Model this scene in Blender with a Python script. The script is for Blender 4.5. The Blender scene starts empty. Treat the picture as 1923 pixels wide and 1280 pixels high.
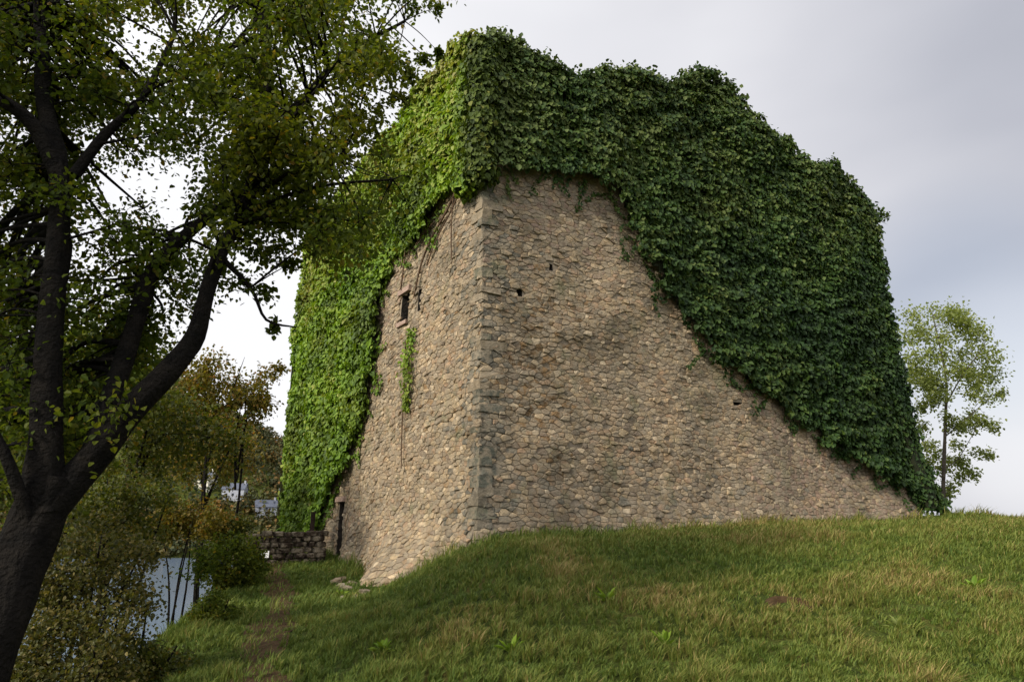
import bpy, math, random
import numpy as np
from mathutils import Vector, Matrix, noise

random.seed(7)
rng = np.random.default_rng(11)
R = math.radians
scene = bpy.context.scene
C = scene.collection

# ------------------------------------------------------------------ camera
EYE = 1.6
PITCH = R(16)
F = 1200.0
cam_d = bpy.data.cameras.new('camera'); cam = bpy.data.objects.new('camera', cam_d); C.objects.link(cam)
cam_d.sensor_width = 36; cam_d.lens = 36 * F / 1923.0
cam_d.clip_start = 0.05; cam_d.clip_end = 6000
cam.location = (0, 0, EYE); cam.rotation_euler = (R(90) + PITCH, 0, 0)
scene.camera = cam
scene.render.resolution_x = 1024; scene.render.resolution_y = 681
scene.render.engine = 'CYCLES'
scene.view_settings.view_transform = 'Standard'
scene.view_settings.look = 'None'
scene.view_settings.exposure = 0.5
scene.view_settings.gamma = 1.0

def ray(px, py):
    u = (px - 961.5) / F; v = (640 - py) / F
    return Vector((u, math.cos(PITCH) - math.sin(PITCH) * v, math.sin(PITCH) + math.cos(PITCH) * v))
def at(px, py, Y):
    d = ray(px, py)
    return Vector((0, 0, EYE)) + d * (Y / d.y)

# ------------------------------------------------------------------ sky
SUN = Vector((-0.62, -0.58, 0.52)).normalized()
world = bpy.data.worlds.new('World'); scene.world = world; world.use_nodes = True
nt = world.node_tree; nt.nodes.clear()
def N(t, **kw):
    n = nt.nodes.new(t)
    for k, v in kw.items(): setattr(n, k, v)
    return n
out = N('ShaderNodeOutputWorld'); bg = N('ShaderNodeBackground')
sky = N('ShaderNodeTexSky'); sky.sky_type = 'NISHITA'; sky.sun_disc = False
sky.sun_elevation = math.asin(SUN.z); sky.sun_rotation = math.atan2(SUN.x, SUN.y)
sky.air_density = 1.0; sky.dust_density = 2.0
skys = N('ShaderNodeVectorMath', operation='SCALE'); skys.inputs['Scale'].default_value = 0.10
nt.links.new(sky.outputs[0], skys.inputs[0])
tc = N('ShaderNodeTexCoord')
mp = N('ShaderNodeMapping'); mp.inputs['Scale'].default_value = (1.0, 1.0, 2.6)
nt.links.new(tc.outputs['Generated'], mp.inputs[0])
nz = N('ShaderNodeTexNoise'); nz.inputs['Scale'].default_value = 1.5; nz.inputs['Detail'].default_value = 4; nz.inputs['Roughness'].default_value = 0.42
nt.links.new(mp.outputs[0], nz.inputs['Vector'])
def lobe(px, py, lo, hi):
    """soft bank of cloud round one direction of the sky"""
    d = ray(px, py).normalized()
    dp = N('ShaderNodeVectorMath', operation='DOT_PRODUCT'); dp.inputs[1].default_value = d
    nt.links.new(tc.outputs['Generated'], dp.inputs[0])
    m = N('ShaderNodeMapRange', interpolation_type='SMOOTHSTEP'); m.inputs[1].default_value = math.cos(R(hi)); m.inputs[2].default_value = math.cos(R(lo))
    nt.links.new(dp.outputs['Value'], m.inputs[0])
    return m.outputs[0]
def math_n(op, a, b):
    m = N('ShaderNodeMath', operation=op)
    for i, v in enumerate((a, b)):
        if isinstance(v, (int, float)): m.inputs[i].default_value = v
        else: nt.links.new(v, m.inputs[i])
    return m.outputs[0]
# brightness of the overcast: base + noise + lobes
b0 = math_n('MULTIPLY', math_n('SUBTRACT', nz.outputs[0], 0.5), 0.6)
b = math_n('ADD', 0.60, b0)
b = math_n('ADD', b, math_n('MULTIPLY', lobe(700, 60, 6, 50), 0.28))
b = math_n('SUBTRACT', b, math_n('MULTIPLY', lobe(1950, 330, 3, 26), 0.12))
b = math_n('ADD', b, math_n('MULTIPLY', lobe(1990, 770, 2, 13), 0.26))
b = math_n('ADD', b, math_n('MULTIPLY', lobe(450, 640, 5, 25), 0.12))
d_back = Vector((-.35, -.75, .6)).normalized()
dp_ = N('ShaderNodeVectorMath', operation='DOT_PRODUCT'); dp_.inputs[1].default_value = d_back; nt.links.new(tc.outputs['Generated'], dp_.inputs[0])
mb_ = N('ShaderNodeMapRange', interpolation_type='SMOOTHSTEP'); mb_.inputs[1].default_value = -.15; mb_.inputs[2].default_value = .9; nt.links.new(dp_.outputs['Value'], mb_.inputs[0])
bright_behind = math_n('ADD', 1.0, math_n('MULTIPLY', mb_.outputs[0], 1.3))
cr = N('ShaderNodeValToRGB')
cr.color_ramp.elements[0].position = 0.25; cr.color_ramp.elements[0].color = (0.29, 0.31, 0.36, 1)
e = cr.color_ramp.elements.new(0.5); e.color = (0.475, 0.485, 0.54, 1)
e = cr.color_ramp.elements.new(0.72); e.color = (0.69, 0.69, 0.73, 1)
cr.color_ramp.elements[-1].position = 0.95; cr.color_ramp.elements[-1].color = (0.92, 0.92, 0.94, 1)
nt.links.new(b, cr.inputs[0])
mx = N('ShaderNodeMixRGB'); nt.links.new(skys.outputs[0], mx.inputs[1]); nt.links.new(cr.outputs[0], mx.inputs[2])
gap = math_n('MULTIPLY', lobe(1800, 585, 1, 11), 0.28)      # thin patch where blue shows through
nt.links.new(math_n('SUBTRACT', 0.95, gap), mx.inputs[0])
nt.links.new(mx.outputs[0], bg.inputs[0]); nt.links.new(math_n('MULTIPLY', bright_behind, 0.80), bg.inputs[1])
nt.links.new(bg.outputs[0], out.inputs[0])

# ------------------------------------------------------------------ sun
sl = bpy.data.lights.new('sun', 'SUN'); sl.energy = 3.2; sl.angle = R(7); sl.color = (1.0, 0.93, 0.82)
so = bpy.data.objects.new('sun', sl); C.objects.link(so)
so.rotation_euler = SUN.to_track_quat('Z', 'Y').to_euler()

# ------------------------------------------------------------------ helpers
def tag(o, label=None, cat=None, group=None, kind=None):
    if label: o['label'] = label
    if cat: o['category'] = cat
    if group: o['group'] = group
    if kind: o['kind'] = kind
    return o
def empty(name, loc):
    o = bpy.data.objects.new(name, None); C.objects.link(o); o.location = loc; o.empty_display_size = 0.3
    return o
def mesh_np(name, V, Fs, mat, parent=None, attrs=None, smooth=False, origin=None):
    """V (n,3) world coords; Fs list of (m,k) int arrays; attrs {name: per-face values}"""
    V = np.asarray(V, dtype=np.float32)
    if parent is not None: V = V - np.array(parent.location, dtype=np.float32)
    elif origin is not None: V = V - np.array(origin, dtype=np.float32)
    me = bpy.data.meshes.new(name)
    me.vertices.add(len(V)); me.vertices.foreach_set('co', V.ravel())
    Fs = [np.asarray(f, dtype=np.int32) for f in Fs if len(f)]
    loops = np.concatenate([f.ravel() for f in Fs])
    sizes = np.concatenate([np.full(len(f), f.shape[1], dtype=np.int32) for f in Fs])
    starts = np.concatenate([[0], np.cumsum(sizes)[:-1]]).astype(np.int32)
    me.loops.add(len(loops)); me.loops.foreach_set('vertex_index', loops)
    me.polygons.add(len(sizes)); me.polygons.foreach_set('loop_start', starts)
    try: me.polygons.foreach_set('loop_total', sizes)
    except Exception: pass
    me.update(calc_edges=True)
    me.polygons.foreach_set('use_smooth', np.full(len(sizes), bool(smooth)))
    if attrs:
        for k, v in attrs.items():
            v = np.asarray(v, dtype=np.float32)
            if v.ndim == 2:
                a = me.attributes.new(k, 'FLOAT_COLOR', 'FACE'); a.data.foreach_set('color', v.ravel())
            else:
                a = me.attributes.new(k, 'FLOAT', 'FACE'); a.data.foreach_set('value', v)
    me.validate()
    me.materials.append(mat)
    o = bpy.data.objects.new(name, me); C.objects.link(o)
    if parent is not None: o.parent = parent
    elif origin is not None: o.location = origin
    return o
class MB:
    def __init__(s): s.v = []; s.f = []; s.t = []
    def quad(s, a, b, c, d, t=0.5):
        n = len(s.v); s.v += [tuple(a), tuple(b), tuple(c), tuple(d)]; s.f.append((n, n+1, n+2, n+3)); s.t.append(t)
    def poly(s, pts, t=0.5):
        n = len(s.v); s.v += [tuple(p) for p in pts]; s.f.append(tuple(range(n, n+len(pts)))); s.t.append(t)
    def box(s, c, sz, rz=0, t=0.5, jit=0):
        c = Vector(c); M = Matrix.Rotation(rz, 3, 'Z')
        p = [c + M @ Vector((x*sz[0]/2*(1+random.uniform(-jit, jit)), y*sz[1]/2*(1+random.uniform(-jit, jit)), z*sz[2]/2*(1+random.uniform(-jit, jit)))) for z in (-1, 1) for y in (-1, 1) for x in (-1, 1)]
        n = len(s.v); s.v += [tuple(q) for q in p]
        for f in ((0, 2, 3, 1), (4, 5, 7, 6), (0, 1, 5, 4), (2, 6, 7, 3), (0, 4, 6, 2), (1, 3, 7, 5)): s.f.append(tuple(n+i for i in f)); s.t.append(t)
    def tube(s, pts, rad, seg=8, t=0.5, rough=0.0):
        pts = [Vector(p) for p in pts]; n0 = len(s.v); ref = Vector((0.3, 0.9, 0.2)).normalized()
        for i, p in enumerate(pts):
            d = (pts[min(i+1, len(pts)-1)] - pts[max(i-1, 0)]).normalized()
            a = d.cross(ref); a = a.normalized() if a.length > 1e-3 else Vector((1, 0, 0)); bb = d.cross(a)
            for k in range(seg):
                th = 2*math.pi*k/seg
                q = a*math.cos(th) + bb*math.sin(th)
                r = rad[i] * (1 + (rough*noise.noise(p*2.5 + q*1.7) if rough else 0))
                s.v.append(tuple(p + q*r))
        for i in range(len(pts)-1):
            for k in range(seg):
                k2 = (k+1) % seg
                s.f.append((n0+i*seg+k, n0+i*seg+k2, n0+(i+1)*seg+k2, n0+(i+1)*seg+k)); s.t.append(t)
        s.f.append(tuple(n0+(len(pts)-1)*seg+k for k in range(seg))); s.t.append(t)
    def build(s, name, mat, parent=None, smooth=False):
        me = bpy.data.meshes.new(name)
        off = Vector(parent.location) if parent is not None else Vector((0, 0, 0))
        me.from_pydata([tuple(Vector(v)-off) for v in s.v], [], s.f); me.update()
        a = me.attributes.new('tint', 'FLOAT', 'FACE'); a.data.foreach_set('value', np.array(s.t, dtype=np.float32))
        me.polygons.foreach_set('use_smooth', [bool(smooth)]*len(s.f))
        me.materials.append(mat)
        o = bpy.data.objects.new(name, me); C.objects.link(o); o.parent = parent
        return o
def smooth_line(pts, rad, sub=4):
    """Catmull-Rom through pts"""
    P = [Vector(p) for p in pts]; op = []; orr = []
    for i in range(len(P)-1):
        p0 = P[max(i-1, 0)]; p1 = P[i]; p2 = P[i+1]; p3 = P[min(i+2, len(P)-1)]
        for k in range(sub):
            t = k/sub
            op.append(0.5*((2*p1) + (-p0+p2)*t + (2*p0-5*p1+4*p2-p3)*t*t + (-p0+3*p1-3*p2+p3)*t**3))
            orr.append(rad[i]*(1-t)+rad[i+1]*t)
    op.append(P[-1]); orr.append(rad[-1])
    return op, orr
def unit(a): return a/np.maximum(np.linalg.norm(a, axis=1, keepdims=True), 1e-6)
def leaf_mesh(name, P, D, Nn, size, mat, tint, parent=None, width=0.36, fold=0.08, simple=False, origin=None):
    """many leaf blades: P base, D tip direction, Nn upper side"""
    P = np.asarray(P, float); D = unit(np.asarray(D, float)); Sd = unit(np.cross(D, Nn)); Nn = np.cross(Sd, D)
    size = np.asarray(size, float)[:, None]
    if simple: T = [(0, 0, 0), (.5, width, fold), (1, 0, 0), (.5, -width, fold)]
    else: T = [(0, 0, 0), (.28, width, fold), (.68, width*.75, fold*.7), (1, 0, -.08), (.68, -width*.75, fold*.7), (.28, -width, fold)]
    n = len(P); k = len(T)
    V = np.zeros((n, k, 3))
    for i, (a, bb, c) in enumerate(T): V[:, i] = P + size*(D*a + Sd*bb + Nn*c)
    base = (np.arange(n)*k)[:, None]
    if simple: Fs = [base + np.array([[0, 1, 2, 3]])]; att = tint
    else:
        q = np.concatenate([base + np.array([[0, 1, 2, 3]]), base + np.array([[0, 3, 4, 5]])], axis=1).reshape(-1, 4)
        Fs = [q]; att = np.repeat(tint, 2)
    return mesh_np(name, V.reshape(-1, 3), Fs, mat, parent, {'tint': att}, origin=origin)

def S(v, a, b):
    t = max(0.0, min(1.0, (v-a)/(b-a))); return t*t*(3-2*t)
def fbm(x, y, z=0, o=3):
    v = 0; a = 1
    for i in range(o): v += a*noise.noise(Vector((x, y, z))); x *= 2.1; y *= 2.1; z *= 2.1; a *= .5
    return v

# ------------------------------------------------------------------ materials
def newmat(name):
    m = bpy.data.materials.new(name); m.use_nodes = True
    t = m.node_tree; p = t.nodes['Principled BSDF']; return m, t, p
def ramp(t, cols):
    r = t.nodes.new('ShaderNodeValToRGB')
    el = r.color_ramp.elements
    el[0].position = cols[0][0]; el[0].color = (*cols[0][1], 1)
    el[-1].position = cols[-1][0]; el[-1].color = (*cols[-1][1], 1)
    for pz, c in cols[1:-1]:
        q = el.new(pz); q.color = (*c, 1)
    return r
def tex(t, scale, detail=4, rough=.55, coord='Object'):
    tcn = t.nodes.new('ShaderNodeTexCoord'); n = t.nodes.new('ShaderNodeTexNoise')
    n.inputs['Scale'].default_value = scale; n.inputs['Detail'].default_value = detail; n.inputs['Roughness'].default_value = rough
    t.links.new(tcn.outputs[coord], n.inputs['Vector']); return n.outputs[0]
def mul(t, a, b, fac=1.0, mode='MULTIPLY'):
    m = t.nodes.new('ShaderNodeMixRGB'); m.blend_type = mode
    for i, v in ((0, fac), (1, a), (2, b)):
        if isinstance(v, (int, float)): m.inputs[i].default_value = v
        elif isinstance(v, tuple): m.inputs[i].default_value = (*v, 1)
        else: t.links.new(v, m.inputs[i])
    return m.outputs[0]
def bump(t, p, h, strength, dist):
    b_ = t.nodes.new('ShaderNodeBump'); b_.inputs['Strength'].default_value = strength; b_.inputs['Distance'].default_value = dist
    t.links.new(h, b_.inputs['Height']); t.links.new(b_.outputs[0], p.inputs['Normal'])
def leaf_mat(name, cols, trans=.35, rough=.55, patch=None, pscale=.8, spec=.3):
    m, t, p = newmat(name)
    a = t.nodes.new('ShaderNodeAttribute'); a.attribute_name = 'tint'
    r = ramp(t, cols); t.links.new(a.outputs['Fac'], r.inputs[0]); c = r.outputs[0]
    if patch:
        pr = ramp(t, [(.42, (1, 1, 1)), (.62, patch)]); t.links.new(tex(t, pscale, 3), pr.inputs[0])
        c = mul(t, c, pr.outputs[0])
    t.links.new(c, p.inputs['Base Color']); p.inputs['Roughness'].default_value = rough
    p.inputs['Specular IOR Level'].default_value = spec
    tr = t.nodes.new('ShaderNodeBsdfTranslucent'); t.links.new(mul(t, c, (1.25, 1.25, .55)), tr.inputs[0])
    mxs = t.nodes.new('ShaderNodeMixShader'); mxs.inputs[0].default_value = trans
    t.links.new(p.outputs[0], mxs.inputs[1]); t.links.new(tr.outputs[0], mxs.inputs[2])
    t.links.new(mxs.outputs[0], t.nodes['Material Output'].inputs[0])
    return m
def plain(name, c1, c2, scale=6, rough=.9, bs=.4, bd=.02, detail=6):
    m, t, p = newmat(name); n = tex(t, scale, detail)
    r = ramp(t, [(.3, c1), (.7, c2)]); t.links.new(n, r.inputs[0]); t.links.new(r.outputs[0], p.inputs['Base Color'])
    p.inputs['Roughness'].default_value = rough; p.inputs['Specular IOR Level'].default_value = .12
    if bs: bump(t, p, tex(t, scale*4, 5), bs, bd)
    return m
def stone_mat():
    m, t, p = newmat('rubble_stone')
    a = t.nodes.new('ShaderNodeAttribute'); a.attribute_name = 'col'
    r = ramp(t, [(.3, (.62, .60, .56)), (.7, (1.18, 1.14, 1.08))]); t.links.new(tex(t, 9, 6, .65), r.inputs[0])
    c = mul(t, a.outputs['Color'], r.outputs[0])
    lr = ramp(t, [(.60, (0, 0, 0)), (.72, (.75, .75, .75))]); t.links.new(tex(t, 2.3, 7, .7), lr.inputs[0])
    c = mul(t, c, (.27, .26, .17), lr.outputs[0], 'MIX')          # pale lichen
    t.links.new(c, p.inputs['Base Color']); p.inputs['Roughness'].default_value = .92
    p.inputs['Specular IOR Level'].default_value = .2
    mr = ramp(t, [(.43, (0, 0, 0)), (.58, (.85, .85, .85))]); t.links.new(tex(t, 5.5, 5, .6), mr.inputs[0])
    c = mul(t, c, (.26, .215, .15), mr.outputs[0], 'MIX')         # smeared mortar
    br = ramp(t, [(.32, (.60, .60, .58)), (.50, (1, 1, 1)), (.68, (1.12, 1.06, 1.0))]); t.links.new(tex(t, .75, 6, .62), br.inputs[0])
    c = mul(t, c, br.outputs[0])                                    # broad weather stains
    gr_ = ramp(t, [(.56, (0, 0, 0)), (.70, (.55, .55, .55))]); t.links.new(tex(t, 1.15, 7, .66), gr_.inputs[0])
    c = mul(t, c, (.115, .12, .055), gr_.outputs[0], 'MIX')        # thin moss
    t.links.new(c, p.inputs['Base Color'])
    bump(t, p, tex(t, 14, 8, .7), .9, .06)
    return m
M = {}
M['stone'] = stone_mat()
M['mortar'] = plain('old_lime_mortar', (.13, .105, .07), (.26, .21, .15), 5, .95, .7, .04)
M['recess_shade'] = plain('recess_shade_stone', (.02, .017, .013), (.06, .05, .04), 4, .9, .6, .05)  # near-black colour paints in the shade inside the openings and the rabbit hole
M['bark'] = plain('dark_bark', (.004, .0035, .003), (.016, .013, .010), 7, .95, 1.0, .08)
M['bark_young'] = plain('grey_brown_bark', (.035, .028, .020), (.09, .075, .055), 9, .9, .6, .02)
M['stem'] = plain('dry_vine_stem', (.05, .03, .018), (.14, .09, .055), 9, .9, .6, .02)
M['earth'] = plain('bare_earth', (.032, .018, .008), (.085, .052, .024), 5, .95, .8, .04)
M['wood'] = plain('weathered_wood', (.012, .008, .006), (.04, .025, .018), 6, .9, .5, .02)
M['tree_leaf'] = leaf_mat('tree_leaf', [(0, (.030, .048, .007)), (.45, (.072, .108, .012)), (.8, (.125, .155, .018)), (.99, (.18, .14, .02))], .5, .6, (1.25, 1.0, .7), .5, .2)
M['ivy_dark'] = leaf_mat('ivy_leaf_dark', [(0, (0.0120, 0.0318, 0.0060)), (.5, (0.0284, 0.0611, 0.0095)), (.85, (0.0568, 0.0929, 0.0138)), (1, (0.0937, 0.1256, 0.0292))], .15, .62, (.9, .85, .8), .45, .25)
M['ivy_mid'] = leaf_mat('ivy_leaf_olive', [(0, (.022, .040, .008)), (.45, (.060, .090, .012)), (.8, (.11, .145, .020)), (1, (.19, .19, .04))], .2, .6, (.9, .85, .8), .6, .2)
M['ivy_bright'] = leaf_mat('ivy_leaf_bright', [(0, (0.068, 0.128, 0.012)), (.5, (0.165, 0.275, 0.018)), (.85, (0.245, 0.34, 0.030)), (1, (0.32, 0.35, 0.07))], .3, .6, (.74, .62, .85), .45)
M['autumn'] = leaf_mat('autumn_leaf', [(0, (.050, .055, .008)), (.4, (.125, .110, .014)), (.75, (.20, .13, .018)), (1, (.26, .11, .02))], .45)
M['olive'] = leaf_mat('olive_leaf', [(0, (.028, .040, .006)), (.5, (.080, .095, .012)), (.85, (.15, .135, .018)), (1, (.20, .12, .02))], .45)
M['scrub'] = leaf_mat('brown_scrub_leaf', [(0, (.030, .036, .008)), (.45, (.080, .082, .014)), (.8, (.13, .10, .022)), (1, (.24, .19, .06))], .4)
M['lime'] = leaf_mat('pale_tree_leaf', [(0, (.10, .13, .03)), (.6, (.22, .26, .07)), (1, (.34, .36, .13))], .5)
M['wood_far'] = leaf_mat('far_wood_leaf', [(0, (.016, .026, .010)), (.5, (.040, .050, .014)), (.8, (.08, .065, .018)), (1, (.14, .08, .02))], .15, .7, (1.6, 1.2, .8), .02)
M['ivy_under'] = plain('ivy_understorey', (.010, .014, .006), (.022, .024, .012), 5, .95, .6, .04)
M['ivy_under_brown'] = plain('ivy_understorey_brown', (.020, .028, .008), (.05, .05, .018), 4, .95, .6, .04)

# ------------------------------------------------------------------ tower frame (two visible faces)
A = Vector((-0.70, 14.0, 0)); B = Vector((-8.5, 25.0, 0)); Cc = Vector((12.8, 21.0, 0))
Dd = B + (Cc - A)
class Face:
    def __init__(s, a, b, flip):
        s.a = a; s.L = (b-a).length; s.d = (b-a).normalized()
        n = s.d.cross(Vector((0, 0, 1))); s.n = -n if flip else n
    def p(s, u, z, off=0): return s.a + s.d*u + s.n*off + Vector((0, 0, z))
    def hit(s, px, py):
        d = ray(px, py); o = Vector((0, 0, EYE)); t = (s.a-o).dot(s.n)/d.dot(s.n); q = o + d*t
        return ((q-s.a).dot(s.d), q.z)
FR = Face(A, Cc, False)     # shaded face to the right
FL = Face(A, B, True)       # lit face to the left
FB = Face(Cc, Dd, False); FK = Face(B, Dd, True)
assert FR.n.y < 0 and FL.n.x < 0
ridge_r = [FR.hit(*q) for q in [(900, 62), (960, 80), (1010, 108), (1060, 146), (1105, 150), (1125, 128), (1200, 146), (1252, 165), (1280, 142), (1340, 150), (1385, 190), (1425, 252), (1470, 272), (1500, 318), (1545, 312), (1600, 350), (1640, 395)]]
ridge_l = [FL.hit(*q) for q in [(900, 62), (850, 105), (800, 165), (760, 225), (700, 300), (640, 380), (570, 465)]]
def prof(pr, u):
    if u <= pr[0][0]: return pr[0][1]
    for (a, za), (b_, zb) in zip(pr, pr[1:]):
        if u <= b_: return za + (zb-za)*(u-a)/(b_-a)
    return pr[-1][1]

# ------------------------------------------------------------------ ground height
def hgt(x, y):
    rise = S(y, 1, 14)
    left = .15 + .08*max(0, min(y-14, 6))
    right = 1.30 + .27*S(x, 0, 9) + .30*math.exp(-((x-14.5)/2.6)**2)*S(y, 17, 22) - .05*S(x, 15, 19)
    k = S(x, -3.3, 0.0)
    z = rise*(left + (right-left)*k)
    ye = max(y, 4)
    e = (-.44*ye if ye < 12 else -5.28-.245*(ye-12)) - x
    if e > 0: z -= 1.1*(e*e/1.6 if e < .8 else e-.4)
    if y > 27: z -= .22*(y-27)*min(1, (y-27)/5)
    if x > 24: z -= .2*(x-24)
    if y < -3: z -= .1*(-3-y)
    near = 1.0 - S(math.hypot(x, y), 60, 120)
    basin = S(-x, 22, 45)*S(y, 20, 60)*(1-S(y, 318, 334))
    floor = -12.5 - 4*basin
    if z < floor: z = floor
    hill = 100*S(-x, 60, 265)*S(y, 326, 470)
    z += hill*(1+.10*fbm(x*.012, y*.012))
    r = math.hypot(x, y)
    if r < 60: z += .05*fbm(x*.55, y*.55, 3) + .035*fbm(x*2.1, y*2.1, 7)
    else: z += .6*fbm(x*.02, y*.02, 3)
    return z
def ground_hit(px, py, y0=20, y1=700):
    d = ray(px, py); y = y0
    while y < y1:
        q = Vector((0, 0, EYE)) + d*(y/d.y)
        if hgt(q.x, q.y) >= q.z: return q
        y *= 1.004
    return q
def axis(lo, hi, near, step, far_steps):
    a = list(np.arange(-near, near+1e-6, step))
    g = near*np.power(1.0, 1)
    up = list(near + (hi-near)*np.power(np.linspace(0, 1, far_steps+1)[1:], 2.4))
    dn = list(-near - (-lo-near)*np.power(np.linspace(0, 1, far_steps+1)[1:], 2.4))
    return np.array(dn[::-1] + a + up)
xs = axis(-2500, 2500, 30, .2, 90); ys = axis(-400, 3000, 30, .2, 110)
ys = ys[(ys > -400)]
nx, ny = len(xs), len(ys)
V = np.array([(x, y, hgt(x, y)) for y in ys for x in xs])
ii = (np.arange(ny-1)[:, None]*nx + np.arange(nx-1)[None, :]).ravel()
m, t, p = newmat('turf')
nzn = tex(t, 1.1, 6, .6)
r1 = ramp(t, [(.30, (.030, .048, .010)), (.46, (.062, .082, .014)), (.58, (.10, .105, .022)), (.72, (.13, .095, .030))]); t.links.new(nzn, r1.inputs[0])
r2 = ramp(t, [(.35, (.6, .6, .6)), (.65, (1.25, 1.25, 1.2))]); t.links.new(tex(t, 22, 5, .7), r2.inputs[0])
t.links.new(mul(t, r1.outputs[0], r2.outputs[0]), p.inputs['Base Color']); p.inputs['Roughness'].default_value = .95
p.inputs['Specular IOR Level'].default_value = .1
bump(t, p, tex(t, 16, 8, .7), 1.0, .08)
M['turf'] = m
g = mesh_np('ground', V, [np.stack([ii, ii+1, ii+nx+1, ii+nx], axis=1)], M['turf'], smooth=True); tag(g, kind='structure')

# trodden path running from the foreground towards the doorway
def path_c(y): return -.34*y - .05 + .12*math.sin(y*.6)
pv = []; pn = 9; pys = np.arange(4.5, 19.6, .2)
for y in pys:
    w = .28 + .10*math.sin(y*1.3+1) + .05*math.sin(y*3.1)
    for k in range(pn):
        x = path_c(y) + w*(k/(pn-1)*2-1)*(1+.25*noise.noise(Vector((y*1.7, k, 0))))
        pv.append((x, y, hgt(x, y) + .012 + .012*(1-abs(k/(pn-1)*2-1))))
jj = (np.arange(len(pys)-1)[:, None]*pn + np.arange(pn-1)[None, :]).ravel()
pt_ = mesh_np('path', pv, [np.stack([jj, jj+1, jj+pn+1, jj+pn], axis=1)], M['earth'], smooth=True); tag(pt_, kind='structure')

# river in the valley
m, t, p = newmat('river_water'); p.inputs['Base Color'].default_value = (.16, .21, .28, 1); p.inputs['Roughness'].default_value = .12
bump(t, p, tex(t, .6, 6, .6), .35, .06); M['water'] = m
w = mesh_np('water', [(-420, 22, -14), (-26, 22, -14), (-26, 345, -14), (-420, 345, -14)], [np.array([[0, 1, 2, 3]])], M['water']); tag(w, kind='structure')

# ------------------------------------------------------------------ ruined tower
tower = empty('ruined_tower', tuple(A))
tag(tower, 'roofless square tower of tan rubble stone with its corner towards us, half hidden by ivy', 'tower')
def px_rect(f, x0, y0, x1, y1):
    a = f.hit(x0, y0); b_ = f.hit(x1, y1)
    return (min(a[0], b_[0]), max(a[0], b_[0]), min(a[1], b_[1]), max(a[1], b_[1]))
win = px_rect(FL, 767, 548, 752, 608)
slit = px_rect(FL, 789, 540, 781, 585)
door = px_rect(FL, 646, 942, 629, 1056)
hole_r = px_rect(FR, 970, 541, 981, 560)
hole_r2 = px_rect(FR, 1031, 495, 1038, 509)
hole_r3 = px_rect(FR, 1375, 754, 1392, 762)
holes = {id(FL): [win, slit, door], id(FR): [hole_r, hole_r2, hole_r3], id(FB): [], id(FK): []}
def off_of(f, u, z):
    """how far the wall face stands out: battered foot, bulges, collapsed toe"""
    o = .55*max(0, (2.6-z)/2.6)**1.6 if z < 2.6 else 0
    c = max(0, min(u, f.L-u))                           # the bulge dies away towards the corners
    o += .08*fbm(u*.5+3, z*.5, 5 if f is FL else 9)*(.3+.7*min(1, c/.8))
    if f is FL:
        o += 1.05*math.exp(-((u-2.9)/1.3)**2)*max(0, min(1, (1.9-z)/1.9))**1.6
        o *= 1 - math.exp(-((u-.5*(door[0]+door[1]))/.75)**4)
    if f is FR: o += .35*S(u, 11, 15)*max(0, (3.5-z)/3.5)
    return o
def in_rect(r, u, z, m_=0): return r[0]-m_ < u < r[1]+m_ and r[2]-m_ < z < r[3]+m_
def poly_in(poly, x, y):
    c = False; n = len(poly); j = n-1
    for i in range(n):
        xi, yi = poly[i]; xj, yj = poly[j]
        if (yi > y) != (yj > y) and x < (xj-xi)*(y-yi)/(yj-yi)+xi: c = not c
        j = i
    return c
edge_r = [FR.hit(*q) for q in [(1772, 985), (1745, 948), (1700, 915), (1640, 886), (1580, 850), (1500, 795), (1420, 730), (1340, 668), (1300, 628), (1240, 552), (1200, 480), (1162, 395), (1130, 345), (1060, 332), (1000, 328), (940, 312), (900, 300)]]
ivy_r = edge_r + [(u-.0, z) for u, z in ridge_r] + [FR.hit(1665, 560), FR.hit(1692, 700), FR.hit(1730, 850)]
edge_l = [FL.hit(*q) for q in [(545, 1010), (618, 1000), (622, 940), (655, 880), (684, 800), (704, 720), (717, 620), (727, 540), (742, 480), (775, 470), (800, 440), (840, 375), (900, 300)]]
ivy_l = edge_l + ridge_l + [FL.hit(548, 850)]
ivy_l = [(min(u, FL.L+.4), z) for u, z in ivy_l]
# backing of each wall, with real openings
def wall_back(f, top):
    du = .2; us = np.arange(0, f.L+.001, f.L/round(f.L/du)); zs = np.arange(-1.2, 13.4, .2)
    extra_u = sorted(set(list(us) + [v for r in holes[id(f)] for v in r[:2]])); extra_z = sorted(set(list(zs) + [v for r in holes[id(f)] for v in r[2:]]))
    V = []; idx = {}; Fq = []
    for i, u in enumerate(extra_u):
        tp = top(u) - .35
        for j, z in enumerate(extra_z):
            idx[i, j] = len(V); zz = min(z, tp); V.append(tuple(f.p(u, zz, off_of(f, u, zz)-.02)))
    for i in range(len(extra_u)-1):
        uc = (extra_u[i]+extra_u[i+1])/2
        for j in range(len(extra_z)-1):
            zc = (extra_z[j]+extra_z[j+1])/2
            if extra_z[j] > top(uc): continue
            if any(in_rect(r, uc, zc) for r in holes[id(f)]): continue
            Fq.append((idx[i, j], idx[i+1, j], idx[i+1, j+1], idx[i, j+1]))
    return V, Fq
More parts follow.
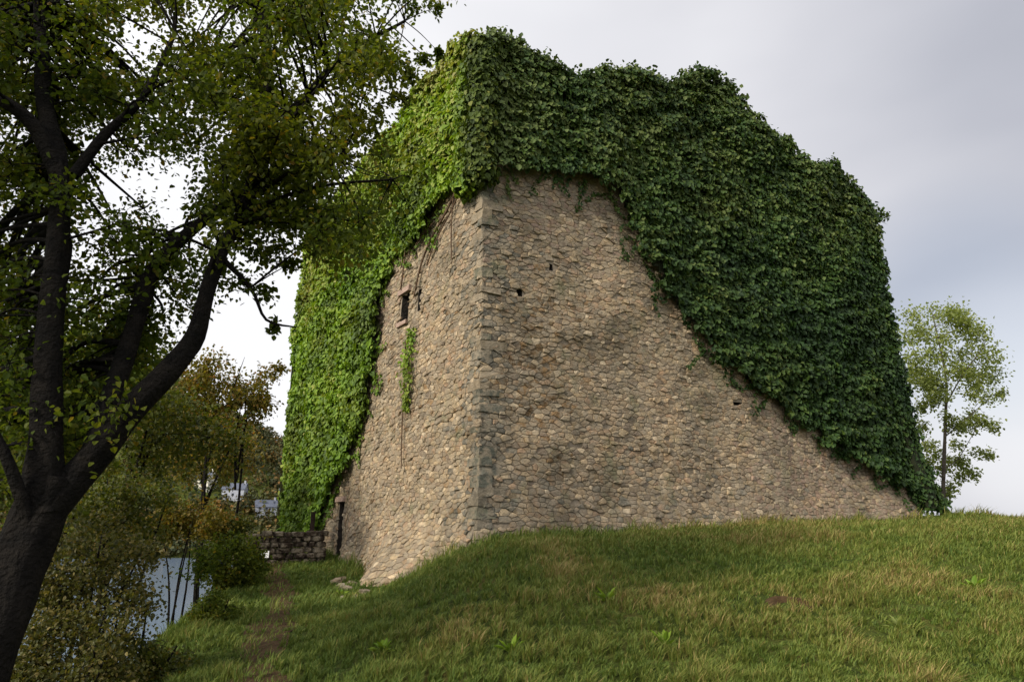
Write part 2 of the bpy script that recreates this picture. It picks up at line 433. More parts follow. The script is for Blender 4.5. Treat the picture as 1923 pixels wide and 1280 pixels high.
def masonry(f, name, top, skip, seed, zone):
    """random rubble: cells of an irregular diagram, each raised and bevelled as one stone"""
    rs = random.Random(seed); gw, gh, AY = .195, .100, 1.75; ncol = int(f.L/gw)+3; nrow = int(14/gh)
    pts = {}
    for j in range(nrow):
        for i in range(-1, ncol):
            pts[i, j] = (i*gw + (j % 2)*gw*.5 + rs.uniform(-.42, .42)*gw, -1.0 + j*gh + rs.uniform(-.40, .40)*gh, rs.choice((0, 0, 0, .003, .008, .018))*.7)
    V = []; Q = []; T = []; cq = []; ct = []
    for (i, j), (x, y, w_) in pts.items():
        if x < .02 or x > f.L: continue
        if y > top(x)-.4 or skip(x, y) or rs.random() < .012: continue
        if any(in_rect(r, x, y, .04) for r in holes[id(f)]): continue
        poly = [(max(x-.3, -.03), y-.17), (x+.3, y-.17), (x+.3, y+.17), (max(x-.3, -.03), y+.17)]
        for di in (-2, -1, 0, 1, 2):
            for dj in (-3, -2, -1, 0, 1, 2, 3):
                q = pts.get((i+di, j+dj))
                if q is None or (di == 0 and dj == 0): continue
                nx_, ny_ = q[0]-x, (q[1]-y)*AY*AY
                c_ = .5*(q[0]**2 - x*x + (q[1]**2 - y*y)*AY*AY - q[2] + w_)
                np_ = []; m_ = len(poly)
                for k in range(m_):
                    p0, p1 = poly[k], poly[(k+1) % m_]; a0_ = p0[0]*nx_+p0[1]*ny_-c_; a1_ = p1[0]*nx_+p1[1]*ny_-c_
                    if a0_ <= 0: np_.append(p0)
                    if (a0_ < 0 < a1_) or (a1_ < 0 < a0_):
                        t_ = a0_/(a0_-a1_); np_.append((p0[0]+(p1[0]-p0[0])*t_, p0[1]+(p1[1]-p0[1])*t_))
                poly = np_
                if len(poly) < 3: break
            if len(poly) < 3: break
        if len(poly) < 3: continue
        m_ = len(poly); cx_ = sum(p_[0] for p_ in poly)/m_; cy_ = sum(p_[1] for p_ in poly)/m_
        pr = rs.uniform(.0, .020) + (.03 if rs.random() < .07 else 0); tx, ty = rs.uniform(-.09, .09), rs.uniform(-.12, .12)
        g_ = rs.uniform(.0, .006)
        n0 = len(V)
        for ring, dp in ((0, -.03), (1, .55), (2, 1.0)):
            for (a, b_) in poly:
                L_ = max(1e-4, math.hypot(a-cx_, b_-cy_)); ins = min(.6, (g_, g_+.005, g_+.026)[ring]/L_)
                uu = cx_ + (a-cx_)*(1-ins); zz = cy_ + (b_-cy_)*(1-ins)
                o_ = off_of(f, uu, zz) + (-.03 if ring == 0 else pr*dp + (tx*(uu-cx_)+ty*(zz-cy_) + rs.uniform(-.004, .004)))
                V.append(tuple(f.p(uu, zz, o_)))
        V.append(tuple(f.p(cx_, cy_, off_of(f, cx_, cy_)+pr+rs.uniform(-.003, .008))))
        c = zone(cx_, cy_, rs)
        for r_ in (0, 1):
            for k in range(m_): Q.append((n0+r_*m_+k, n0+r_*m_+(k+1) % m_, n0+(r_+1)*m_+(k+1) % m_, n0+(r_+1)*m_+k)); cq.append(c)
        for k in range(m_): T.append((n0+2*m_+k, n0+2*m_+(k+1) % m_, n0+3*m_)); ct.append(c)
    return mesh_np(name, V, [np.array(Q), np.array(T)], M['stone'], tower, {'col': np.array(cq+ct)})
PAL = [(.30, .245, .165), (.27, .225, .155), (.34, .285, .195), (.25, .205, .145), (.29, .22, .155), (.23, .195, .145), (.37, .315, .225), (.26, .20, .135), (.20, .165, .12), (.31, .26, .18), (.28, .235, .165), (.17, .145, .115), (.41, .36, .27)]
def zone_common(u, z, rs, bri=1.0, grey=0.0, rust=0.0, pink=0.0):
    c = np.array(rs.choice(PAL))*rs.uniform(.85, 1.14)*bri*np.array((1.26, 1.18, 1.10))
    if rs.random() < grey: c = np.array((.165, .155, .125))*rs.uniform(.7, 1.25)
    if rs.random() < rust: c = np.array((.22, .145, .075))*rs.uniform(.7, 1.3)
    if rs.random() < pink: c = np.array((.30, .22, .165))*rs.uniform(.8, 1.1)
    return (*c, 1)
def zone_r(u, z, rs):
    g_ = .65*math.exp(-(u/.75)**2) + .12*S(4-z, 0, 3)
    ru = .55*math.exp(-((u-1.6)/.8)**2-((z-5.2)/1.6)**2)
    pk = .45*S(u, 7, 10) + .35*S(z, 7, 10)
    return zone_common(u, z, rs, .96, g_, ru, pk)
def zone_l(u, z, rs):
    g_ = .45*math.exp(-(u/.9)**2)
    pk = .5*math.exp(-((u-5.6)/1.0)**2)*S(z, 6, 8)
    return zone_common(u, z, rs, 1.0, g_, .04, pk)
top_r = lambda u: prof(ridge_r, u)
top_l = lambda u: prof(ridge_l, u)
def deep(poly):
    def f_(u, z):
        return all(poly_in(poly, u+a, z+b_) for a, b_ in ((.45, 0), (-.45, 0), (0, .45), (0, -.45)))
    return f_
masonry(FR, 'shaded_wall', top_r, deep(ivy_r), 3, zone_r)
masonry(FL, 'sunlit_wall', top_l, deep(ivy_l), 5, zone_l)
Vt = []; Ft = []
for f, tp in ((FR, top_r), (FL, top_l), (FB, lambda u: 11.4 + .5*noise.noise(Vector((u*.5, 1, 2)))), (FK, lambda u: 11.0 + .6*noise.noise(Vector((u*.5, 4, 2))))):
    v_, f_ = wall_back(f, tp); n0 = len(Vt); Vt += v_; Ft += [tuple(i+n0 for i in q) for q in f_]
    # top of the wall, 1.6 m thick, and its inner face
    us = np.linspace(0, f.L, 60)
    for a, b_ in zip(us, us[1:]):
        za, zb = tp(a)-.35, tp(b_)-.35; n0 = len(Vt); ai, bi = min(max(a, .6), f.L-.6), min(max(b_, .6), f.L-.6)
        Vt += [tuple(f.p(a, za, off_of(f, a, za)-.02)), tuple(f.p(b_, zb, off_of(f, b_, zb)-.02)), tuple(f.p(bi, zb-.05, -1.6)), tuple(f.p(ai, za-.05, -1.6)), tuple(f.p(bi, -1, -1.6)), tuple(f.p(ai, -1, -1.6))]
        Ft += [(n0, n0+1, n0+2, n0+3), (n0+3, n0+2, n0+4, n0+5)]
mesh_np('wall', Vt, [np.array(Ft)], M['mortar'], tower)
# recesses of the openings
def recess(f, r, name, depth, label=None):
    u0, u1, z0, z1 = r; q = MB(); m_ = .0
    o0 = [off_of(f, a, b_)+.0 for a, b_ in ((u0, z0), (u1, z0), (u1, z1), (u0, z1))]
    fr = [f.p(u0, z0, o0[0]-.02), f.p(u1, z0, o0[1]-.02), f.p(u1, z1, o0[2]-.02), f.p(u0, z1, o0[3]-.02)]
    bk = [f.p(u0, z0, -depth), f.p(u1, z0, -depth), f.p(u1, z1, -depth), f.p(u0, z1, -depth)]
    for i in range(4):
        j = (i+1) % 4; q.quad(fr[i], fr[j], bk[j], bk[i])
    q.quad(*bk)
    o = q.build(name, M['recess_shade'], tower)
    if label: o['label'] = label
    return o
def dressing(f, r, parent):
    for nm, z0, z1, ex in (('lintel', r[3]+.01, r[3]+.17, .16), ('sill', r[2]-.12, r[2]-.01, .10)):
        q = MB(); uc = (r[0]+r[1])/2; zc = (z0+z1)/2; c = f.p(uc, zc, off_of(f, uc, zc)); q.box(c, (r[1]-r[0]+2*ex, .16, z1-z0), math.atan2(f.d.y, f.d.x), jit=.07)
        o = q.build(nm, M['pink_stone'], tower); o.parent = parent
M['pink_stone'] = plain('pinkish_dressed_stone', (.24, .165, .125), (.36, .26, .20), 8, .9, .6, .02)
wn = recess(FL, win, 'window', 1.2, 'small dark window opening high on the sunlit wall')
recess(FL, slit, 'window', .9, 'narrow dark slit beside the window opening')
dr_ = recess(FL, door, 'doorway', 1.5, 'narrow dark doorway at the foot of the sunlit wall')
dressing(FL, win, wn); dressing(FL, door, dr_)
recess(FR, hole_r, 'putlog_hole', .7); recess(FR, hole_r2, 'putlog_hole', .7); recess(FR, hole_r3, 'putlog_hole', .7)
# dressed corner stones
z = -.6; k = 0
while z < 12.0:
    if z > 3 and random.random() < .3: z += random.uniform(.1, .3); continue
    hh = random.uniform(.15, .28); la, lb = ((.58, .28) if k % 2 else (.28, .54))
    la *= random.uniform(.5, 1.2); lb *= random.uniform(.5, 1.2); o = .006 + random.uniform(0, .045)
    z1 = z+hh-.012
    if z > 8.6 and False: pass
    def pp(ur, ul, zz):                          # point measured along both faces from the corner
        b_ = .5*max(0, (2.6-zz)/2.6)**1.6 if zz < 2.6 else 0
        ob = o + b_ + .03*noise.noise(Vector((zz*1.3, ur, ul)))
        if ur == 0 and ul == 0: return A + (FR.n + FL.n)*ob*.92 + Vector((0, 0, zz))
        if ur > 0: return FR.p(ur, zz, ob if ur < 9 else ob)
        return FL.p(ul, zz, ob)
    ring = []
    for (zz, c) in ((z, 1), (z1, 1)):
        ring.append([pp(la, 0, zz) - FR.n*(.14), pp(la-.03, 0, zz), pp(0, 0, zz), pp(0, lb-.03, zz), pp(0, lb, zz) - FL.n*.14])
    Vq = []; Fq = []; cq = []; n0 = 0
    for rr in ring: Vq += [tuple(v + Vector((random.uniform(-.022, .022), random.uniform(-.022, .022), random.uniform(-.022, .022)))) for v in rr]
    c = np.array(random.choice([(.15, .15, .12), (.12, .125, .10), (.21, .185, .14), (.27, .225, .155), (.15, .15, .11), (.30, .245, .17)]))*random.uniform(.75, 1.2)
    for i in range(4): Fq.append((n0+i+1, n0+i, n0+5+i, n0+6+i)); cq.append((*c, 1))
    ctr = len(Vq); Vq += [tuple(A + Vector((0, 0, z))), tuple(A + Vector((0, 0, z1)))]
    for i in range(4):
        Fq.append((n0+i, n0+i+1, ctr, ctr)); cq.append((*c, 1)); Fq.append((n0+5+i+1, n0+5+i, ctr+1, ctr+1)); cq.append((*c, 1))
    F4 = [q for q in Fq if q[2] != q[3]]; F3 = [q[:3] for q in Fq if q[2] == q[3]]
    mesh_np('corner_stone', Vq, [np.array(F4), np.array(F3)], M['stone'], tower, {'col': np.array(cq)})
    z += hh; k += 1
# fallen stones at the collapsed foot
for k in range(14):
    t_ = random.random(); u = 2.4 + random.uniform(-1.2, 1.4); q = FL.p(u, 0, 1.75 + random.uniform(-.25, .55)); s = random.uniform(.06, .13)
    vs = []; 
    import bmesh
    bm = bmesh.new(); bmesh.ops.create_icosphere(bm, subdivisions=2, radius=1)
    for v in bm.verts:
        n_ = noise.noise(v.co*1.3 + Vector((k*3.1, 0, 0))); v.co *= (1+.35*n_)
        v.co.x = max(-.8, min(.8, v.co.x)); v.co.z = max(-.6, min(.6, v.co.z)); v.co = Vector((v.co.x*s*1.3, v.co.y*s, v.co.z*s*.9))
    me = bpy.data.meshes.new('fallen_stone'); bm.to_mesh(me); bm.free()
    a = me.attributes.new('col', 'FLOAT_COLOR', 'FACE'); c = random.choice(PAL); a.data.foreach_set('color', np.tile(np.array((*c, 1), dtype=np.float32), len(me.polygons)))
    me.materials.append(M['stone']); o = bpy.data.objects.new('fallen_stone', me); C.objects.link(o)
    o.location = (q.x, q.y, hgt(q.x, q.y)+s*.25); o.rotation_euler = (random.uniform(-.3, .3), random.uniform(-.3, .3), random.uniform(0, 3))
    tag(o, 'tan stone lying loose in the grass at the collapsed foot of the sunlit wall', 'stone', 'fallen stones at the foot of the tower')

# ------------------------------------------------------------------ ivy
def ivy(f, poly, ridge, name, label, mat, under, dens, size, bulge, seed, wrap_far, lump=.35):
    rs = np.random.default_rng(seed); us = [q[0] for q in poly]; zs = [q[1] for q in poly]
    u0, u1, z0, z1 = min(us), max(us), min(zs), max(zs)
    root = empty(name, tuple(f.p((u0+u1)/2, 0, 0))); tag(root, label, 'ivy')
    tp = lambda u: prof(ridge, u)
    def thick(u, z):
        d = .5*min(1, max(0, tp(u)-z)/.8+.4)
        return bulge*((.35 + .65*min(1, max(0, f.L-u)/2.0)) if f is FR else 1)*(.60 + lump*fbm(u*.7, z*.7, seed, 3) + .30*noise.noise(Vector((u*1.3, z*3.6, seed))) + .12*noise.noise(Vector((u*4, z*6, seed))))
    # twiggy mass under the leaves
    st = .16; nu = int((u1-u0)/st)+2; nz_ = int((z1-z0)/st)+2; V = []; idx = {}; Fq = []
    for i in range(nu):
        for j in range(nz_):
            u = u0+i*st; z = z0+j*st
            if poly_in(poly, u, z): idx[i, j] = len(V); V.append(tuple(f.p(u, z, off_of(f, u, z) + max(.09, thick(u, z)-.10))))
    for (i, j) in list(idx):
        if (i+1, j) in idx and (i, j+1) in idx and (i+1, j+1) in idx: Fq.append((idx[i, j], idx[i+1, j], idx[i+1, j+1], idx[i, j+1]))
    # it folds back over the wall head
    top_us = np.arange(max(u0, .0), u1, .16); nr = 12
    base = len(V)
    for u in top_us:
        for k in range(nr):
            w_ = k/(nr-1); zt = tp(u) - .12 - .05*k*w_ + .12*noise.noise(Vector((u, k*.4, seed)))
            offk = thick(u, tp(u))-.1 - w_*2.0
            V.append(tuple(f.p(u, zt if k else zt-.25, offk)))
    for i in range(len(top_us)-1):
        for k in range(nr-1):
            a = base+i*nr+k; Fq.append((a, a+1, a+nr+1, a+nr))
    mesh_np('twigs', V, [np.array(Fq)], under, root, smooth=True)
    # leaves on the face
    n = int((u1-u0)*(z1-z0)*dens); U = rs.uniform(u0-.1, u1+.1, n); Z = rs.uniform(z0-.1, z1+.1, n)
    P = []; Dv = []; Nv = []; keep = []
    fn = np.array(f.n); fd = np.array(f.d)
    for u, z in zip(U, Z):
        fr = .34*fbm(u*1.9, z*1.9, 40+seed, 3)
        if not poly_in(poly, u+fr, z+fr): continue
        if any(in_rect(r, u, z, .05) for r in holes[id(f)]): continue
        th = thick(u, z); e = .12
        gu = (thick(u+e, z)-th)/e; gz = (thick(u, z+e)-th)/e
        P.append(tuple(f.p(u, z, off_of(f, u, z) + max(.10, th) + random.uniform(-.09, .08))))
        nn = fn - fd*gu*.8 - np.array((0, 0, 1))*gz*.8 + np.array((0, 0, .35)); Nv.append(nn)
    n = len(P); Nv = np.array(Nv) + rs.normal(0, .42, (n, 3)); Dv = np.tile(np.array((0, 0, -1.0)), (n, 1)) + rs.normal(0, .45, (n, 3)) + fn*.25
    sz = size*rs.uniform(.45, 1.6, n); P = np.array(P)
    # leaves over the wall head and standing sprigs on the skyline
    ut = rs.uniform(max(u0, 0), u1, int((u1-u0)*560)); P2 = []; D2 = []; N2 = []
    for u in ut:
        w_ = rs.uniform(0, 1)**1.3; sp = max(0, rs.normal(0, .12)); 
        zt = tp(u) - .1 + .10*noise.noise(Vector((u*2.2, w_*3, seed))) + sp*1.1
        P2.append(tuple(f.p(u + rs.normal(0, .05), zt, thick(u, tp(u)) - w_*2.0))); D2.append(rs.normal(0, .7, 3) + np.array((0, 0, -.1))); N2.append(rs.normal(0, .5, 3) + np.array((0, 0, 1.0)) + fn*.3)
    P = np.concatenate([P, P2]); Dv = np.concatenate([Dv, D2]); Nv = np.concatenate([Nv, N2]); sz = np.concatenate([sz, size*.9*rs.uniform(.6, 1.3, len(P2))])
    # runners creeping out over the bare stone
    lower = [q_ for q_ in poly[:len(poly)-len(ridge)-2]]
    RP = []; RD = []
    for a_, b_ in zip(lower, lower[1:]):
        for k in range(int(math.hypot(a_[0]-b_[0], a_[1]-b_[1])*3.2)+1):
            w_ = rs.random(); u = a_[0]+(b_[0]-a_[0])*w_; z = a_[1]+(b_[1]-a_[1])*w_; ang = rs.uniform(0, 2*math.pi)
            if rs.random() < .6: ang = -math.pi/2 + rs.normal(0, .7)
            for j in range(int(rs.uniform(6, 26))):
                u += .045*math.cos(ang); z += .045*math.sin(ang); ang += rs.normal(0, .25)
                if u < .05 or u > f.L or in_rect((-9, 99, -9, 99), u, z) is False: break
                for _ in range(2): RP.append(tuple(f.p(u+rs.normal(0, .035), z+rs.normal(0, .035), off_of(f, u, z)+rs.uniform(.04, .11)))); RD.append(np.array((0, 0, -1.)) + rs.normal(0, .6, 3) + fn*.3)
    if RP:
        P = np.concatenate([P, RP]); Dv = np.concatenate([Dv, RD]); Nv = np.concatenate([Nv, fn + rs.normal(0, .4, (len(RP), 3))]); sz = np.concatenate([sz, size*rs.uniform(.4, 1.0, len(RP))])
    # young shoots standing above the outline
    LP = []; LD = []; LN = []
    for u in np.arange(max(u0, 0)+.2, u1-.2, .38):
        if rs.random() < .35: continue
        b0_ = f.p(u+rs.uniform(-.1, .1), tp(u)-.1, thick(u, tp(u))-.2-rs.uniform(0, .6)); hgt_ = rs.uniform(.10, .42); dr = Vector((rs.normal(0, .3), rs.normal(0, .3), 1))
        pts = [b0_ + dr*hgt_*k/3 + Vector((0, 0, -.05*k*k*hgt_*rs.random())) for k in range(4)]; q = MB(); q.tube(pts, [.008, .007, .005, .003], 4); q.build('stem', M['stem'], root)
        for k in range(int(14*hgt_/.3)):
            w_ = rs.random(); LP.append(tuple(pts[0].lerp(pts[3], w_))); LD.append(rs.normal(0, 1, 3)); LN.append(rs.normal(0, .6, 3)+np.array((0, 0, 1)))
    tint = np.clip(np.concatenate([rs.normal(.45, .24, len(P)) + .38*np.array([fbm(a[0]*.45, a[1]*.45, a[2]*.6, 3) for a in P]) + .30*np.clip((np.array([a[2] for a in P])-9.6)/2.5, -.3, 1) + (.30*np.exp(-np.array([a[0]+.7 for a in P]).clip(0)/2.2) if f is FR else 0), rs.normal(.75, .2, len(LP))]), 0, 1)
    P = np.concatenate([P, LP]); Dv = np.concatenate([Dv, LD]); Nv = np.concatenate([Nv, LN]); sz = np.concatenate([sz, size*.75*rs.uniform(.6, 1.2, len(LP))])
    leaf_mesh('foliage', P, Dv, Nv, sz, mat, tint, root, width=.46, fold=.1)
    return root, thick
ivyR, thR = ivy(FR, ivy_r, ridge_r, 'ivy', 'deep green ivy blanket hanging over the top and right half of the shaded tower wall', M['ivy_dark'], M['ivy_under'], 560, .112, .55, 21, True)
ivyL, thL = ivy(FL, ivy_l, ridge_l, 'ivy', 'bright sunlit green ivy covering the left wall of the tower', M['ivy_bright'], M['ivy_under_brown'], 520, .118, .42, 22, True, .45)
# ivy that wraps the far corners and the back walls
def wrap(root, f, u0, u1, z0, ztop, n, mat, under, seed, th=.35):
    rs = np.random.default_rng(seed); st = .3; V = []; Fq = []; us = np.arange(u0, u1+.01, st); zs = np.arange(z0, ztop+.01, st)
    for u in us:
        for z in zs: V.append(tuple(f.p(u, z, .12 + th*(.5+.5*fbm(u*.7, z*.7, seed)))))
    for i in range(len(us)-1):
        for j in range(len(zs)-1):
            a = i*len(zs)+j; Fq.append((a, a+1, a+len(zs)+1, a+len(zs)))
    mesh_np('twigs', V, [np.array(Fq)], under, root, smooth=True)
    U = rs.uniform(u0, u1, n); Z = rs.uniform(z0, ztop+.15, n)
    P = [tuple(f.p(u, z, .2 + th*(.5+.5*fbm(u*.7, z*.7, seed)) + rs.uniform(-.05, .12))) for u, z in zip(U, Z)]
    Nv = np.array(f.n) + rs.normal(0, .45, (n, 3)) + np.array((0, 0, .3)); Dv = np.array((0, 0, -1.)) + rs.normal(0, .5, (n, 3))
    leaf_mesh('foliage', P, Dv, Nv, .17*rs.uniform(.6, 1.3, n), mat, np.clip(rs.normal(.45, .24, n), 0, 1), root, width=.46, fold=.1)
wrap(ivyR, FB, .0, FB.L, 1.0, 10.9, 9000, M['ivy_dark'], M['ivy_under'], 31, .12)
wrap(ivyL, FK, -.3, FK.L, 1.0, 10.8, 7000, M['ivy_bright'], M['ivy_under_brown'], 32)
# ivy rounding the two outer corners so the outline is ragged and leans like the photo's
def corner_mass(root, cpt, pts, mat, seed, n, rad, size=.16):
    """pts: centre line of the corner growth"""
    rs = np.random.default_rng(seed); L = len(pts); P = []; Nv = []
    for k in range(n):
        t_ = rs.uniform(0, L-1.001); i = int(t_); c = pts[i].lerp(pts[i+1], t_-i); r_ = rad*(.85+.35*fbm(c.z*.9, i, seed))
        v = rs.normal(0, 1, 3); v /= np.linalg.norm(v); v[2] *= .6
        P.append(tuple(np.array(c) + v*r_*rs.uniform(.75, 1.05))); Nv.append(v + rs.normal(0, .35, 3) + np.array((0, 0, .3)))
    Dv = np.array((0, 0, -1.)) + rs.normal(0, .5, (n, 3))
    leaf_mesh('foliage', P, Dv, Nv, size*rs.uniform(.6, 1.3, n), mat, np.clip(rs.normal(.42, .24, n), 0, 1), root, width=.46, fold=.1)
cr_pts = [at(x-36, y, 21.0) for x, y in [(1612, 385), (1636, 460), (1660, 570), (1690, 700), (1732, 840), (1782, 955)]]
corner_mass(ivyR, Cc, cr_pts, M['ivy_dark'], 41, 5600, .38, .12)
q = MB(); q.tube(cr_pts, [.24, .26, .28, .28, .28, .28], 10, rough=.4); q.build('twigs', M['ivy_under'], ivyR)
cl_pts = [at(x+16, y, 24.8) for x, y in [(572, 478), (562, 580), (556, 700), (548, 840), (545, 930), (560, 985)]]
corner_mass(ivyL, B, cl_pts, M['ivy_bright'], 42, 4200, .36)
q = MB(); q.tube(cl_pts, [.25]*6, 10, rough=.4); q.build('twigs', M['ivy_under_brown'], ivyL)
# near corner: growth over the wall head
ca = [A + (FR.n+FL.n)*.12 + Vector((0, 0, z)) for z in (9.7, 10.4, 11.0, 11.7, 12.4, 13.0, 13.55)]
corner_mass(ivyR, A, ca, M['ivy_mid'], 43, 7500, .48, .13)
q = MB(); q.tube(ca, [.26, .28, .28, .28, .26, .22, .1], 10, rough=.4); q.build('twigs', M['ivy_under'], ivyR)
cb = [A + FL.d*.40 + FL.n*.16 + Vector((0, 0, z)) for z in (9.6, 10.4, 11.4, 12.3, 13.2)]
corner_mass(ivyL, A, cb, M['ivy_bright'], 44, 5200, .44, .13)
q = MB(); q.tube([c_ - FL.n*.1 for c_ in cb], [.3, .32, .34, .34, .22], 10, rough=.3); q.build('twigs', M['ivy_under_brown'], ivyL)
# bare climbing stems along the lower edge of the sunlit ivy
q = MB()
for pts, r_ in (([(905, 285), (872, 340), (845, 400), (815, 450), (795, 500), (780, 560)], .045), ([(900, 300), (880, 330), (858, 392), (828, 450), (806, 500)], .03), ([(858, 360), (856, 430), (858, 490)], .02),
                ([(770, 400), (765, 470), (758, 545)], .03), ([(768, 640), (766, 720), (764, 800), (762, 880)], .022), ([(820, 420), (790, 455), (770, 490)], .02)):
    P3 = []
    for a, b_ in pts:
        u, z = FL.hit(a, b_); u = max(.03, u); P3.append(FL.p(u, z, off_of(FL, u, z)+.10+.03*noise.noise(Vector((u*3, z, 1)))))
    pp_, rr_ = smooth_line(P3, [r_*(1-.1*i) for i in range(len(P3))]); q = MB(); q.tube(pp_, rr_, 6, rough=.3); q.build('stem', M['stem'], ivyL)
q = MB()
for k in range(9):
    x = 900 + k*14; P3 = []
    for j in range(4):
        u, z = FR.hit(x+j*6+random.uniform(-4, 4), 288+j*11 + random.uniform(-4, 4)); u = max(.05, u); P3.append(FR.p(u, z, off_of(FR, u, z)+.12-.01*j))
    q = MB(); q.tube(P3, [.022, .018, .013, .008], 5); q.build('stem', M['stem'], ivyR)
# brown dead growth hanging under the ivy at the corner
def tuft(px, py, w, h, n, f, mat, name, label, size=.10, seed=1, cat='plant'):
    rs = np.random.default_rng(seed); u, z = f.hit(px, py); root = empty(name, tuple(f.p(u, z, off_of(f, u, z)))); tag(root, label, cat)
    P = []
    for k in range(n):
        a = rs.normal(0, .38); b_ = rs.uniform(-1, 1); uu = u + a*w*(1-.5*abs(b_)); zz = z + b_*h
        P.append(tuple(f.p(uu, zz, off_of(f, uu, zz) + .08 + rs.uniform(0, .16)*(1-abs(b_)))))
    leaf_mesh('foliage', P, np.array((0, 0, -1.)) + rs.normal(0, .5, (n, 3)) + np.array(f.n)*.3, np.array(f.n) + rs.normal(0, .5, (n, 3)), size*rs.uniform(.6, 1.3, n), mat, np.clip(rs.normal(.5, .22, n), 0, 1), root, width=.4)
    q = MB(); q.tube([f.p(u, z-h*.9, off_of(f, u, z)+.05), f.p(u+.03, z, off_of(f, u, z)+.09), f.p(u, z+h*.9, off_of(f, u, z)+.05)], [.012, .02, .014], 5); q.build('stem', M['stem'], root)
tuft(773, 690, .55, 1.15, 420, FL, M['ivy_bright'], 'hanging_plant', 'narrow green plant trailing down the bare sunlit stone below the window', .10, 5)

# ------------------------------------------------------------------ trees
def grow(name, label, cat, base, limbs, clumps, leafm, barkm, lsize, nleaf, seed, group=None, width=.36, simple=False, twigs=5, trunk_rough=.25, droop=.3, seg=10):
    """limbs: [(points, radii)], first is the trunk; clumps: [(centre, radius)]"""
    rs = np.random.default_rng(seed); rr = random.Random(seed)
    root = empty(name, tuple(base)); tag(root, label, cat, group)
    q = MB(); sk = []
    for i, (pts, rad) in enumerate(limbs):
        pp_, r_ = smooth_line(pts, rad); q.tube(pp_, r_, seg if i < 4 else max(5, seg-3), rough=trunk_rough); sk += list(zip(pp_, r_))
    SKP = np.array([tuple(a) for a, _ in sk]); P = []; Dv = []
    for c, r_ in clumps:
        d = np.linalg.norm(SKP - np.array(c), axis=1) + .35*np.maximum(0, SKP[:, 2]-c[2])
        k = int(np.argmin(d)); a, ra = sk[k]; c = Vector(c)
        mid = a.lerp(c, .5) + Vector((rr.uniform(-.1, .1), rr.uniform(-.1, .1), rr.uniform(-.05, .2)))*(c-a).length*.6
        rb = min(ra*.5, .009+.010*(c-a).length)
        pp_, r2 = smooth_line([a, mid, c], [rb, rb*.7, rb*.35], 4); q.tube(pp_, r2, 5)
        tips = []
        for j in range(twigs):
            v = Vector(rs.normal(0, 1, 3)); v.normalize(); v.z *= .75; e_ = c + v*r_*rr.uniform(.7, 1.1); e_.z -= droop*r_*rr.random()
            q.tube([c, c.lerp(e_, .5)+Vector((0, 0, .1*r_)), e_], [rb*.35, rb*.25, rb*.12], 4); tips.append(e_)
        nl = int(nleaf*rr.uniform(.6, 1.3))
        for j in range(nl):
            tpt = tips[rr.randrange(len(tips))]; s_ = rs.random()**.6; o_ = rs.normal(0, .36*r_, 3)
            pnt = np.array(c.lerp(tpt, s_)) + o_; P.append(pnt); Dv.append(np.array(tpt-c)*.6/r_ + rs.normal(0, .7, 3) + np.array((0, 0, -.35)))
    q.build('trunk', barkm, root, smooth=True)
    n = len(P); Nn = rs.normal(0, .55, (n, 3)) + np.array((0, 0, 1.0))
    leaf_mesh('crown', P, Dv, Nn, lsize*rs.uniform(.6, 1.3, n), leafm, np.clip(rs.normal(.45, .24, n), 0, 1), root, width=width, simple=simple)
    return root
def L(*a): return [at(x, y, Y) for x, y, Y, r in a], [r for x, y, Y, r in a]
# large tree leaning over the view from the left
limbs = [L((-130, 1500, 4.5, .30), (-75, 1350, 4.6, .22), (-25, 1220, 4.7, .19), (22, 1090, 4.8, .175), (72, 970, 4.9, .17), (104, 890, 4.9, .15)),
         L((84, 960, 4.9, .14), (165, 870, 5.0, .118), (240, 775, 5.1, .104), (318, 695, 5.2, .094), (366, 630, 5.3, .080), (388, 550, 5.35, .070), (412, 480, 5.45, .063), (455, 400, 5.6, .056), (482, 310, 5.7, .065), (498, 190, 5.9, .055), (500, 60, 6.0, .045), (480, -80, 6.2, .03)),
         L((86, 960, 4.9, .15), (84, 840, 4.85, .115), (88, 700, 4.9, .098), (100, 560, 4.95, .088), (112, 420, 5.0, .082), (110, 310, 5.0, .075), (85, 200, 5.1, .07), (78, 90, 5.2, .06), (70, -60, 5.4, .04)),
         L((170, 850, 5.0, .075), (215, 730, 5.25, .078), (250, 620, 5.4, .070), (285, 515, 5.5, .07), (335, 455, 5.6, .06), (410, 395, 5.75, .05), (520, 330, 5.9, .035), (640, 300, 6.1, .02)),
         L((112, 330, 5.0, .075), (70, 245, 4.9, .062), (15, 195, 4.8, .055), (-80, 150, 4.7, .045)),
         L((140, 330, 5.0, .05), (200, 250, 5.1, .04), (270, 180, 5.2, .03), (330, 60, 5.4, .02)),
         L((482, 300, 5.7, .05), (560, 200, 5.9, .04), (640, 110, 6.1, .03), (760, 40, 6.3, .015)),
         L((400, 470, 5.4, .03), (470, 540, 5.6, .018), (500, 600, 5.7, .013), (556, 614, 5.8, .006)),
         L((60, 1000, 4.8, .05), (10, 850, 4.6, .035), (-60, 740, 4.5, .02))]
outline = [(-80, -70), (835, -70), (815, 10), (770, 95), (735, 150), (755, 200), (735, 300), (740, 380), (690, 420), (640, 480), (570, 455), (520, 430), (470, 440), (430, 470), (420, 560), (360, 560), (300, 640), (210, 720), (160, 860), (60, 900), (-80, 900)]
